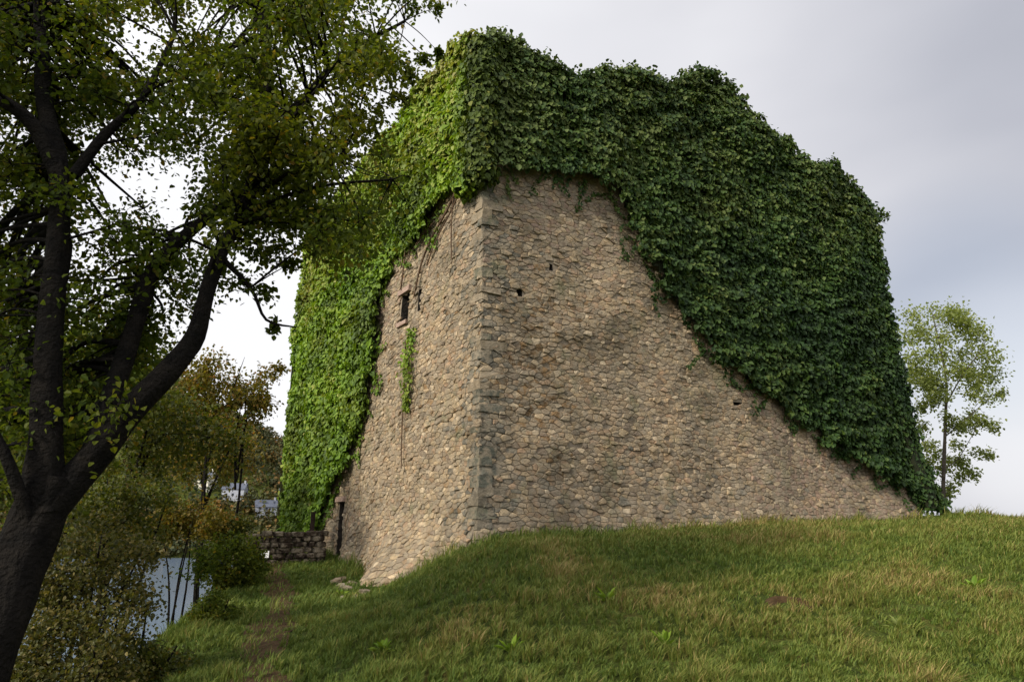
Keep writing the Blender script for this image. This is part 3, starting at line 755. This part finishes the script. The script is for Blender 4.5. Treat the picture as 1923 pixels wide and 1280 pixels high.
gaps = [(20, 235, 45, 32), (95, 110, 14, 16), (175, 285, 24, 40), (262, 95, 34, 30), (255, 40, 22, 16), (270, 335, 45, 20), (350, 340, 30, 16), (640, 342, 30, 10), (735, 232, 30, 36), (770, 60, 35, 45), (720, 20, 24, 20), (25, 400, 30, 22), (165, 400, 14, 30), (340, 415, 22, 18), (420, 250, 12, 12), (160, 480, 22, 26), (100, 640, 16, 12), (265, 560, 14, 20), (395, 15, 22, 14), (580, 165, 20, 10), (520, 470, 60, 30)]
clumps = []; rr = random.Random(5)
while len(clumps) < 600:
    if len(clumps) % 3 == 0 and rr.random() < .0: pass
    x, y = rr.uniform(-80, 835), rr.uniform(-70, 900)
    if not poly_in(outline, x, y): continue
    Y = rr.uniform(4.75, 7.7); r_ = rr.uniform(.20, .38); pr_ = r_*F/Y*.5
    if any(((x-a)/(c+pr_))**2 + ((y-b_)/(d+pr_))**2 < 1 for a, b_, c, d in gaps): continue
    if x > 600 and rr.random() < .25: continue
    if x < 420 and y > 420 and rr.random() < .35: continue
    clumps.append((at(x, y, Y), r_))
SHADE_LIMBS = [([at(-75, 152, 4.7), Vector((-5.6, 4.5, 5.9)), Vector((-6.8, 4.3, 6.1)), Vector((-8.2, 4.4, 6.3))], [.04, .035, .03, .015]), ([at(-75, 152, 4.7), Vector((-5.1, 3.6, 5.8)), Vector((-5.6, 2.2, 6.2)), Vector((-6.3, .8, 6.5))], [.04, .035, .03, .015])]
limbs += SHADE_LIMBS  # unseen limbs and crown added beside the view to shade the left foreground
for k in range(270):
    a = rr.choice((0, 1)); w_ = rr.uniform(.15, 1.15); pz = Vector(SHADE_LIMBS[a][0][0]).lerp(Vector(SHADE_LIMBS[a][0][3]), w_) + Vector((rr.gauss(0, .8), rr.gauss(0, .9), rr.gauss(.3, .8)))
    if pz.x > -.88*max(pz.y, 0) - .5 and pz.y > 0: continue
    clumps.append((pz, rr.uniform(.25, .42)))
for x, y, Y, r_ in [(455, 525, 5.6, .13), (490, 548, 5.7, .12), (515, 610, 5.8, .06), (530, 470, 5.9, .15), (545, 495, 5.9, .08), (490, 475, 5.7, .16), (780, 20, 6.4, .12), (820, 15, 6.4, .08), (800, 110, 6.5, .10), (770, 140, 6.4, .12), (755, 185, 6.3, .10), (825, 100, 6.5, .05), (700, 200, 6.2, .2), (690, 250, 6.2, .18), (720, 290, 6.2, .15)]:
    clumps.append((at(x, y, Y), r_))
grow('leaning_tree', 'large dark broadleaf tree forking on the left and overhanging the view', 'tree', at(-130, 1500, 4.5), limbs, clumps, M['tree_leaf'], M['bark'], .054, 145, 3, seg=16)

# slender pale tree behind the right edge of the tower
Yt = 30
limbs = [L((1768, 1010, Yt, .10), (1772, 900, Yt, .085), (1775, 800, Yt, .07), (1777, 720, Yt, .055), (1765, 650, Yt, .035), (1750, 585, Yt, .015)),
         L((1776, 760, Yt, .035), (1810, 700, Yt, .03), (1850, 650, Yt-.5, .015)), L((1774, 820, Yt, .03), (1810, 790, Yt, .02), (1860, 745, Yt+.4, .01)),
         L((1772, 880, Yt, .03), (1800, 860, Yt, .02), (1835, 800, Yt-.5, .01)), L((1776, 730, Yt, .03), (1730, 680, Yt+.5, .02), (1700, 620, Yt+.6, .01)), L((1771, 900, Yt, .02), (1740, 850, Yt+.5, .015), (1720, 760, Yt+.5, .01))]
cl = [(1712, 590), (1745, 578), (1785, 590), (1700, 630), (1735, 620), (1775, 630), (1812, 612), (1720, 665), (1760, 668), (1800, 660), (1845, 650), (1862, 668), (1745, 705), (1790, 700), (1835, 700), (1860, 705), (1715, 715), (1850, 745), (1878, 738), (1825, 742), (1730, 760), (1760, 745), (1820, 798), (1858, 798), (1840, 790), (1745, 830), (1790, 860), (1820, 885), (1800, 895), (1765, 880), (1735, 800)]
cl += [(1785 + 88*math.sqrt(rr.random())*math.cos(6.283*k/34), 690 + 118*math.sqrt(rr.random())*math.sin(6.283*k/34)) for k in range(34)] + [(1725, 880), (1790, 915), (1750, 930), (1845, 850), (1700, 790), (1740, 870), (1800, 830), (1760, 850), (1775, 920), (1810, 870), (1735, 905)]
cl3 = [(at(x, y, Yt+rr.uniform(-1.5, 1.5)), .62 if y < 720 else .40) for x, y in cl]
grow('slender_tree', 'slender pale green young tree rising behind the right edge of the tower', 'tree', Vector((at(1768, 1010, Yt).x, Yt, hgt(at(1768, 1010, Yt).x, Yt))), limbs, cl3, M['lime'], M['bark_young'], .13, 210, 8, seg=8)

# trees and bushes down the left bank
def bank_tree(name, label, cat, px, py, Y, R_, n, leafm, lsize, nleaf, seed, group=None, flat=.8, barkm=None, nst=3, lean=0, extra=()):
    rs = random.Random(seed); c = at(px, py, Y); gz = hgt(c.x, c.y); base = Vector((c.x + lean, c.y, gz-.1)); limbs = []
    H = max(.5, c.z-gz)
    if nst == 1:
        limbs.append(([base, base.lerp(c, .5)+Vector((rs.uniform(-.2, .2), 0, 0)), c, c+Vector((0, 0, R_*.4))], [.012*H**.8+.02, .006*H**.8+.015, .012+.004*H**.5, .006]))
    for k in range(nst if nst > 1 else 4):
        tgt = c + Vector((rs.uniform(-1, 1)*R_*.7, rs.uniform(-1, 1)*R_*.6, rs.uniform(-.2, .7)*R_))
        s_ = base + Vector((rs.uniform(-.2, .2), rs.uniform(-.2, .2), 0)) if nst > 1 else base.lerp(c, rs.uniform(.45, .8))
        limbs.append(([s_, s_.lerp(tgt, .5)+Vector((rs.uniform(-.15, .15), 0, .1))*R_, tgt], [.018+.008*H**.7, .014+.004*H**.7, .006]))
    cls = []
    for k in range(n):
        v = Vector((rs.gauss(0, 1), rs.gauss(0, 1), rs.gauss(0, 1))); v.normalize(); v *= rs.uniform(.35, 1.0)*R_*(1+.3*noise.noise(v*1.5+Vector((seed, 0, 0)))); v.z *= flat
        cls.append((c+v, R_*rs.uniform(.24, .42)))
    cls += [(at(a, b_, c_), d_) for a, b_, c_, d_ in extra]
    return grow(name, label, cat, base, limbs, cls, leafm, barkm or M['bark'], lsize*(.95 if Y > 11 else .68), int(nleaf*(2.9 if Y > 11 else 4.0)), seed, group, twigs=5, seg=8)
G1 = 'trees on the slope left of the tower'
bank_tree('bank_tree', 'olive and rust leaved tree in the gap between the leaning trunk and the tower', 'tree', 400, 735, 26, 2.1, 34, M['autumn'], .15, 75, 51, G1, .75, nst=1, lean=.5)
bank_tree('bank_tree', 'small rusty crowned tree standing just right of the olive one against the sky', 'tree', 462, 745, 27, 1.0, 12, M['autumn'], .14, 60, 52, G1, .6, nst=1, extra=[(505, 700, 26.5, .45), (525, 690, 26.5, .3), (490, 715, 26.8, .4), (480, 780, 27, .5)])
bank_tree('bank_tree', 'olive green tree directly behind the right fork of the leaning tree', 'tree', 285, 800, 20, 2.4, 36, M['olive'], .14, 75, 54, G1, .8, nst=1, lean=-1.3)
bank_tree('bank_tree', 'brownish tree lower on the slope in front of the distant wood', 'tree', 385, 850, 34, 2.4, 30, M['autumn'], .17, 70, 55, G1, .5, nst=1, lean=1.2)
bank_tree('bank_tree', 'dark green tree filling the left edge behind the main trunk', 'tree', 0, 800, 12, 1.9, 40, M['olive'], .12, 85, 56, G1, 1.0, nst=1)
bank_tree('bank_tree', 'dark tree between the upright trunk and the right fork', 'tree', 185, 690, 15, 1.7, 34, M['tree_leaf'], .12, 80, 57, G1, 1.0, nst=1, lean=-.8)
G2 = 'bushes on the bank left of the path'
bank_tree('bush', 'brown leaved bush right beside the base of the leaning tree', 'bush', 175, 1075, 7.0, .72, 34, M['scrub'], .06, 70, 61, G2, 1.0, nst=6)
bank_tree('bush', 'brown and olive bush at the bottom left corner under the trunk', 'bush', 130, 1245, 6.0, .62, 34, M['scrub'], .055, 75, 62, G2, .9, nst=6)
bank_tree('bush', 'twiggy olive bush left of the opening onto the water', 'bush', 225, 965, 9.5, .75, 30, M['olive'], .07, 70, 63, G2, .9, nst=6)
bank_tree('bush', 'dark bush below the opening onto the water', 'bush', 285, 1268, 7.5, .50, 24, M['olive'], .06, 75, 64, G2, .7, nst=5)
bank_tree('bush', 'dark green bush right of the opening onto the water beside the path', 'bush', 432, 1062, 15.5, .80, 30, M['tree_leaf'], .08, 80, 65, G2, .85, nst=5)
bank_tree('bush', 'rusty bush between the houses and the near bushes', 'bush', 350, 985, 19, 1.15, 26, M['autumn'], .10, 60, 66, G2, .45, nst=4)
bank_tree('bush', 'low dark bush at the top of the bank where the low wall ends', 'bush', 440, 1000, 20, .75, 20, M['olive'], .09, 60, 67, G2, .6, nst=4)
bank_tree('bush', 'small dark bush at the path edge nearest the water opening', 'bush', 400, 1150, 11, .42, 20, M['tree_leaf'], .06, 70, 68, G2, .8, nst=4)
bank_tree('bush', 'spindly brown bush in front of the left end of the water', 'bush', 235, 1150, 7.5, .36, 10, M['scrub'], .05, 22, 69, G2, 1.3, nst=6)

# distant wooded hillside
rs = np.random.default_rng(77); P = []; Nn = []; sz = []; tt = []
k = 0
while k < 3200:
    x = rs.uniform(-520, -45); y = 326 + 274*rs.random()**1.5; z = hgt(x, y)
    if z < -15: continue
    r_ = rs.uniform(3.2, 6.0); hh = rs.uniform(6, 11); tb = rs.uniform(.15, .85)
    n = 48; v = rs.normal(0, 1, (n, 3)); v /= np.linalg.norm(v, axis=1, keepdims=True)
    P.append(np.array((x, y, z+hh*.6)) + v*np.array((r_, r_, hh*.5))*rs.uniform(.6, 1.05, (n, 1))); Nn.append(v + np.array((0, 0, .4))); sz.append(rs.uniform(1.2, 2.6, n)); tt.append(np.clip(tb + rs.normal(0, .15, n), 0, 1)); k += 1
P = np.concatenate(P); Nn = np.concatenate(Nn); sz = np.concatenate(sz); tt = np.concatenate(tt)
fw = leaf_mesh('distant_wood', P, rs.normal(0, 1, (len(P), 3)), Nn, sz, M['wood_far'], tt, simple=True, width=.45); tag(fw, 'distant autumn wood covering the far hillside beyond the water', 'wood', kind='stuff')

# houses across the water
M['render'] = plain('pale_house_render', (.55, .52, .42), (.70, .67, .55), 1, .9, .1)
M['grey_wall'] = plain('grey_house_wall', (.26, .27, .29), (.36, .37, .40), 1, .9, .1)
M['brick_h'] = plain('red_brown_wall', (.16, .09, .07), (.24, .14, .10), 1, .9, .1)
M['slate'] = plain('slate_roof', (.07, .08, .10), (.12, .13, .16), 1.5, .95, .2)
M['pane'] = plain('window_pane', (.02, .025, .03), (.05, .055, .06), 3, .2, 0)
def house(px, py, w_, d_, hh, rz, wallm, label, Yf=None):
    q0 = ground_hit(px, py, 300) if Yf is None else at(px, py, Yf); gz = hgt(q0.x, q0.y) if Yf is None else q0.z
    root = empty('house', (q0.x, q0.y, gz)); tag(root, label, 'house', 'houses across the water')
    Mr = Matrix.Rotation(rz, 3, 'Z'); c0 = Vector((q0.x, q0.y, gz))
    def W(x, y, z): return c0 + Mr @ Vector((x, y, z))
    rh = d_*.42; q = MB()
    x0, x1, y0, y1 = -w_/2, w_/2, -d_/2, d_/2
    q.quad(W(x0, y0, -4), W(x1, y0, -4), W(x1, y0, hh), W(x0, y0, hh)); q.quad(W(x1, y1, -4), W(x0, y1, -4), W(x0, y1, hh), W(x1, y1, hh))
    q.poly([W(x1, y0, -4), W(x1, y1, -4), W(x1, y1, hh), W(x1, 0, hh+rh), W(x1, y0, hh)]); q.poly([W(x0, y1, -4), W(x0, y0, -4), W(x0, y0, hh), W(x0, 0, hh+rh), W(x0, y1, hh)])
    q.build('wall', wallm, root)
    q = MB(); e_ = .5; s_ = rh/(d_/2)
    for sy in (-1, 1):
        a = [W(x0-e_, sy*(d_/2+e_), hh-s_*e_), W(x1+e_, sy*(d_/2+e_), hh-s_*e_), W(x1+e_, 0, hh+rh), W(x0-e_, 0, hh+rh)]
        q.quad(*[v + Vector((0, 0, .25)) for v in a]); q.quad(*a)
        for i in range(4): j = (i+1) % 4; q.quad(a[i], a[j], a[j]+Vector((0, 0, .25)), a[i]+Vector((0, 0, .25)))
    rf = q.build('roof', M['slate'], root)
    q = MB(); q.box(W(x1-1, 0, hh+rh+.6), (.9, 1.2, 2.2), rz); o = q.build('chimney', wallm, rf)
    o.matrix_parent_inverse = rf.matrix_basis.inverted(); o.location = -Vector(root.location)
    for sx in (-.3, 0, .3):
        for zz in (1.6, 4.2):
            if zz > hh-1: continue
            q = MB(); q.box(W(sx*w_, y0-.06, zz), (1.3, .14, 1.4), rz); q.build('window', M['pane'], root)
house(497, 968, 12, 9, 5.2, .5, M['grey_wall'], 'grey house with blue slate roof nearest the ivy covered wall')
house(560, 978, 8, 7, 5.5, -.2, M['render'], 'pale cream house peeping out at the foot of the left ivy edge')
house(440, 935, 13, 8, 5.0, .1, M['grey_wall'], 'long grey roofed house left of the blue roofed one')
house(385, 915, 11, 8, 5.0, -.3, M['render'], 'light house higher on the far slope among trees')
house(535, 940, 7, 6, 5.0, .4, M['brick_h'], 'small red brown house above the cream one')

# ------------------------------------------------------------------ low wall left of the doorway
a0 = Vector((-5.35, 19.6, 0)); a1 = Vector((-7.5, 18.7, 0))
lw = empty('low_wall', (a0.x, a0.y, hgt(a0.x, a0.y))); tag(lw, 'low dark brown stone wall running left from the tower doorway', 'wall')
dr = (a1-a0); Lw = dr.length; dr.normalize(); nn = Vector((-dr.y, dr.x, 0)); rs = random.Random(9)
V = []; Q = []; cs = []
z = 0
def cob(c, sx, sy, sz_, rz, col):
    n0 = len(V); Mr = Matrix.Rotation(rz, 3, 'Z')
    for dz in (-1, -.6, .6, 1):
        s_ = .82 if abs(dz) == 1 else 1
        for a, b_ in ((-1, -.5), (-.6, -1), (.6, -1), (1, -.5), (1, .5), (.6, 1), (-.6, 1), (-1, .5)):
            V.append(tuple(Vector(c) + Mr @ Vector((a*sx*s_*rs.uniform(.9, 1.05), b_*sy*s_*rs.uniform(.9, 1.05), dz*sz_))))
    for r_ in range(3):
        for k in range(8): Q.append((n0+r_*8+k, n0+r_*8+(k+1) % 8, n0+r_*8+8+(k+1) % 8, n0+r_*8+8+k)); cs.append(col)
    for k in range(0, 8): 
        pass
    for r_, o_ in ((0, 1), (24, 0)):
        ids = [n0+r_+k for k in range(8)]
        for t4 in ((0, 1, 2, 3), (0, 3, 4, 7), (7, 4, 5, 6)):
            f4 = [ids[i] for i in t4]; Q.append(tuple(f4[::-1] if o_ else f4)); cs.append(col)
for row in range(6):
    u = rs.uniform(0, .15)
    while u < Lw:
        wd = rs.uniform(.18, .42); c = a0 + dr*(u+wd/2); gz = hgt(c.x, c.y)
        k_ = rs.uniform(.5, 1.2); cob((c.x, c.y, gz - .05 + row*.15 + .07 + rs.uniform(-.015, .015)), wd/2, .22*rs.uniform(.85, 1.05), .075, math.atan2(dr.y, dr.x)+rs.uniform(-.08, .08), (.055*k_, .038*k_, .026*k_, 1)); u += wd*.98
mesh_np('stones', V, [np.array(Q)], M['stone'], lw, {'col': np.array(cs)})
q = MB(); gz = hgt(a0.x+.55, a0.y-.4)
b0 = FL.p(door[1]+.12, 0, .75); gz = hgt(b0.x, b0.y)
post = empty('gate_post', (b0.x, b0.y, gz)); tag(post, 'upright dark timber post standing just outside the doorway of the tower', 'post')
q.box((b0.x, b0.y, gz+.62), (.13, .13, 1.35), .3, jit=.06); q.build('shaft', M['wood'], post); q = MB(); q.box((b0.x, b0.y, gz+1.32), (.16, .16, .05), .3); q.build('cap', M['wood'], post)
# small white notice in front of the low wall
M['white'] = plain('white_paint', (.62, .62, .60), (.76, .76, .74), 4, .6, .1)
nc = at(497, 1040, 17.6); sg = empty('notice', (nc.x, nc.y, hgt(nc.x, nc.y))); tag(sg, 'tiny white notice plate on a stake in front of the low dark wall', 'sign')
q = MB(); q.box((nc.x, nc.y, nc.z), (.22, .02, .17), .1); q.build('plate', M['white'], sg)
q = MB(); gz = hgt(nc.x, nc.y); q.box((nc.x, nc.y+.03, (gz+nc.z)/2-.05), (.04, .03, nc.z-gz+.1), .1); q.build('stake', M['wood'], sg)

# ------------------------------------------------------------------ grass
M['grass'] = None
m, t, p = newmat('grass_blade')
at_ = t.nodes.new('ShaderNodeAttribute'); at_.attribute_name = 'tint'
ra = ramp(t, [(0, (.052, .095, .012)), (.35, (.105, .150, .022)), (.65, (.175, .205, .035)), (.85, (.25, .21, .055)), (1, (.36, .26, .10))]); t.links.new(at_.outputs['Fac'], ra.inputs[0])
t.links.new(ra.outputs[0], p.inputs['Base Color']); p.inputs['Roughness'].default_value = .6; p.inputs['Specular IOR Level'].default_value = .25
tr = t.nodes.new('ShaderNodeBsdfTranslucent'); t.links.new(ra.outputs[0], tr.inputs[0]); ms = t.nodes.new('ShaderNodeMixShader'); ms.inputs[0].default_value = .3
t.links.new(p.outputs[0], ms.inputs[1]); t.links.new(tr.outputs[0], ms.inputs[2]); t.links.new(ms.outputs[0], t.nodes['Material Output'].inputs[0]); M['grass'] = m
zi = {}
GX = np.arange(-16, 30.01, .1); GY = np.arange(4, 34.01, .1)
HG = np.array([[hgt(x, y) for x in GX] for y in GY]); 
NG = np.array([[fbm(x*.9, y*.9, 12, 3) for x in GX[::2]] for y in GY[::2]])
NG2 = np.array([[fbm(x*.35, y*.35, 30, 2) for x in GX[::4]] for y in GY[::4]])
NG3 = np.array([[noise.noise(Vector((x*4.2, y*4.2, 9))) for x in GX] for y in GY])
def samp(G, st, X, Y):
    i = np.clip(((Y-4)/st).astype(int), 0, G.shape[0]-2); j = np.clip(((X+16)/st).astype(int), 0, G.shape[1]-2)
    fy = np.clip((Y-4)/st - i, 0, 1); fx = np.clip((X+16)/st - j, 0, 1)
    return G[i, j]*(1-fx)*(1-fy) + G[i, j+1]*fx*(1-fy) + G[i+1, j]*(1-fx)*fy + G[i+1, j+1]*fx*fy
rs = np.random.default_rng(5); nb = 520000
Yb = 4.8 + (29-4.8)*rs.random(nb)**1.55; Xb = Yb*rs.uniform(-.62, .92, nb)
# blades gather in tussocks
cx = np.round(Xb/.16)*.16; cy = np.round(Yb/.16)*.16
Xb += (cx + .06*np.sin(cx*37+cy*11) - Xb)*.35; Yb += (cy + .06*np.sin(cy*41+cx*17) - Yb)*.35
An, Ae = np.array(A), None
# outside the tower footprint
def side(f, X, Y): return (X-f.a.x)*f.n.x + (Y-f.a.y)*f.n.y
outm = (side(FR, Xb, Yb) > .15) | (side(FL, Xb, Yb) > .15)
pc = -.34*Yb - .05 + .12*np.sin(Yb*.6); dpath = np.abs(Xb-pc)
outm &= (dpath > .32 + .12*np.sin(Yb*5)) | (rs.random(nb) < .22) | (Yb > 19)
Xb, Yb, dpath = Xb[outm], Yb[outm], dpath[outm]; n = len(Xb)
Zb = samp(HG, .1, Xb, Yb); n1 = samp(NG, .2, Xb, Yb); n2 = samp(NG2, .4, Xb, Yb); n3 = samp(NG3, .1, Xb, Yb)
wallmin = np.where(side(FR, Xb, Yb) > 0, side(FR, Xb, Yb), side(FL, Xb, Yb))
H = (.055 + .06*np.clip(n1+.35, 0, 1.2) + .10*np.clip(n3, -.3, .8))*rs.uniform(.5, 1.4, n)*(1+1.7*np.exp(-np.abs(wallmin-.45)/.3)*(rs.random(n) < .55)) * (1 + .012*Yb)
W = rs.uniform(.0028, .0055, n)*(.55+.10*Yb)
az = rs.uniform(0, 2*np.pi, n); lean = rs.uniform(.25, 1.1, n); bd = np.stack([np.cos(az), np.sin(az)], 1) + np.array((.25, -.35))
sd = np.stack([-np.sin(az), np.cos(az)], 1)
V = np.zeros((n, 5, 3))
b3 = np.stack([Xb, Yb, Zb-.015], 1)
for i, (fr_, wf, hf) in enumerate(((0, 1, 0), (0, -1, 0), (.35, .8, .62), (.35, -.8, .62), (1, 0, 1))):
    V[:, i, 0] = b3[:, 0] + bd[:, 0]*lean*H*fr_ + sd[:, 0]*W*wf
    V[:, i, 1] = b3[:, 1] + bd[:, 1]*lean*H*fr_ + sd[:, 1]*W*wf
    V[:, i, 2] = b3[:, 2] + H*hf
base = (np.arange(n)*5)[:, None]
tint = np.clip(.42 + .28*n3 + .26*n1 + .20*n2 + rs.normal(0, .17, n) + .10*np.clip((Xb-2)/8, 0, 1) - .10*np.clip((-Xb-1)/3, 0, 1) + .16*np.exp(-np.abs(wallmin-.4)/.35)*(Xb > 3), 0, 1)
def patch(px, py, r_, amt):
    d = ray(px, py); y = 5
    while y < 30 and hgt(*(d*(y/d.y)).xy) < (Vector((0, 0, EYE)) + d*(y/d.y)).z: y += .05
    q_ = d*(y/d.y); dd = ((Xb-q_.x)/r_)**2 + ((Yb-q_.y)/(r_*1.6))**2
    return amt*np.exp(-dd), Vector((q_.x, q_.y, hgt(q_.x, q_.y)))
for a in ((1060, 1055, .55, .5), (870, 1165, .45, .38), (1480, 1140, .5, .3), (1250, 1130, .5, .22), (1750, 1080, .9, .2), (1500, 1000, 1.6, .25), (1650, 1240, .8, .2), (1320, 1240, .6, .15), (900, 1090, .4, .15)):
    g_, _ = patch(*a); tint = np.clip(tint + g_*rs.uniform(.5, 1.2, n), 0, 1)
gr = mesh_np('grass', V.reshape(-1, 3), [base + np.array([[0, 1, 3, 2]]), base + np.array([[2, 3, 4]])], M['grass'], None, {'tint': np.concatenate([tint, tint])})
tag(gr, 'rough tufted grass with tawny patches on the knoll in front of the tower', 'grass', kind='stuff')
# rabbit scrape in the turf
_, q0 = patch(1480, 1138, .5, .3)
rb = empty('rabbit_hole', tuple(q0)); tag(rb, 'dark rabbit hole with bare brown earth spilling from it in the middle of the grass', 'rabbit hole')
V = []; Q = []; nr, ns = 9, 22
for i in range(nr):
    for k in range(ns):
        th = 2*math.pi*k/ns; r_ = (.03 + .17*i/(nr-1))*(1+.3*noise.noise(Vector((math.cos(th)*1.5, math.sin(th)*1.5, 4)))); z = .022*math.exp(-((r_-.11)/.045)**2) - .10*math.exp(-(r_/.075)**2) + .015*noise.noise(Vector((math.cos(th)*3, math.sin(th)*3, r_*9)))
        z += .035*math.sin(th)*math.exp(-((r_-.11)/.06)**2) - .03*(i == nr-1)
        x = q0.x + r_*1.5*math.cos(th); y = q0.y + r_*math.sin(th); V.append((x, y, hgt(x, y)+z+.01))
for i in range(nr-1):
    for k in range(ns): Q.append((i*ns+k, i*ns+(k+1) % ns, (i+1)*ns+(k+1) % ns, (i+1)*ns+k))
mesh_np('earth_lip', V, [np.array(Q)], M['earth'], rb, smooth=True)
q = MB(); q.poly([Vector(V[k]) - Vector((0, 0, .02)) for k in range(ns)]); q.build('hollow', M['recess_shade'], rb)
# leafy weeds in the turf
# fallen leaves
G3 = 'leafy weeds in the grass'
wl = [(1140, 1130, 'broad leaved weed left of the rabbit hole'), (1455, 1092, 'upright bright weed just behind the rabbit hole'), (720, 1225, 'weed in the dark grass near the bottom by the path'), (1690, 1185, 'pale leaved weed at the lower right'), (960, 1230, 'weed low in the middle foreground'), (1250, 1215, 'small weed in the foreground right of centre'), (1830, 1110, 'weed near the right edge of the grass'), (640, 1120, 'weed beside the foot of the fallen stones')]
for i, (a, b_, lb) in enumerate(wl):
    _, q0 = patch(a, b_, .5, .3); rt = empty('weed', tuple(q0)); tag(rt, lb, 'weed', G3); rs = np.random.default_rng(200+i); n = 26
    th = rs.uniform(0, 2*np.pi, n); el = rs.uniform(.2, 1.1, n)
    Dv = np.stack([np.cos(th)*np.cos(el), np.sin(th)*np.cos(el), np.sin(el)], 1); Nv = np.stack([-np.cos(th)*np.sin(el), -np.sin(th)*np.sin(el), np.cos(el)], 1)
    P = np.array(q0) + Dv*rs.uniform(0, .07, (n, 1)); leaf_mesh('leaves', P, Dv, Nv, rs.uniform(.06, .15, n), M['lime'] if i in (1, 3) else M['ivy_bright'], rs.uniform(.2, .8, n), rt, width=.2)
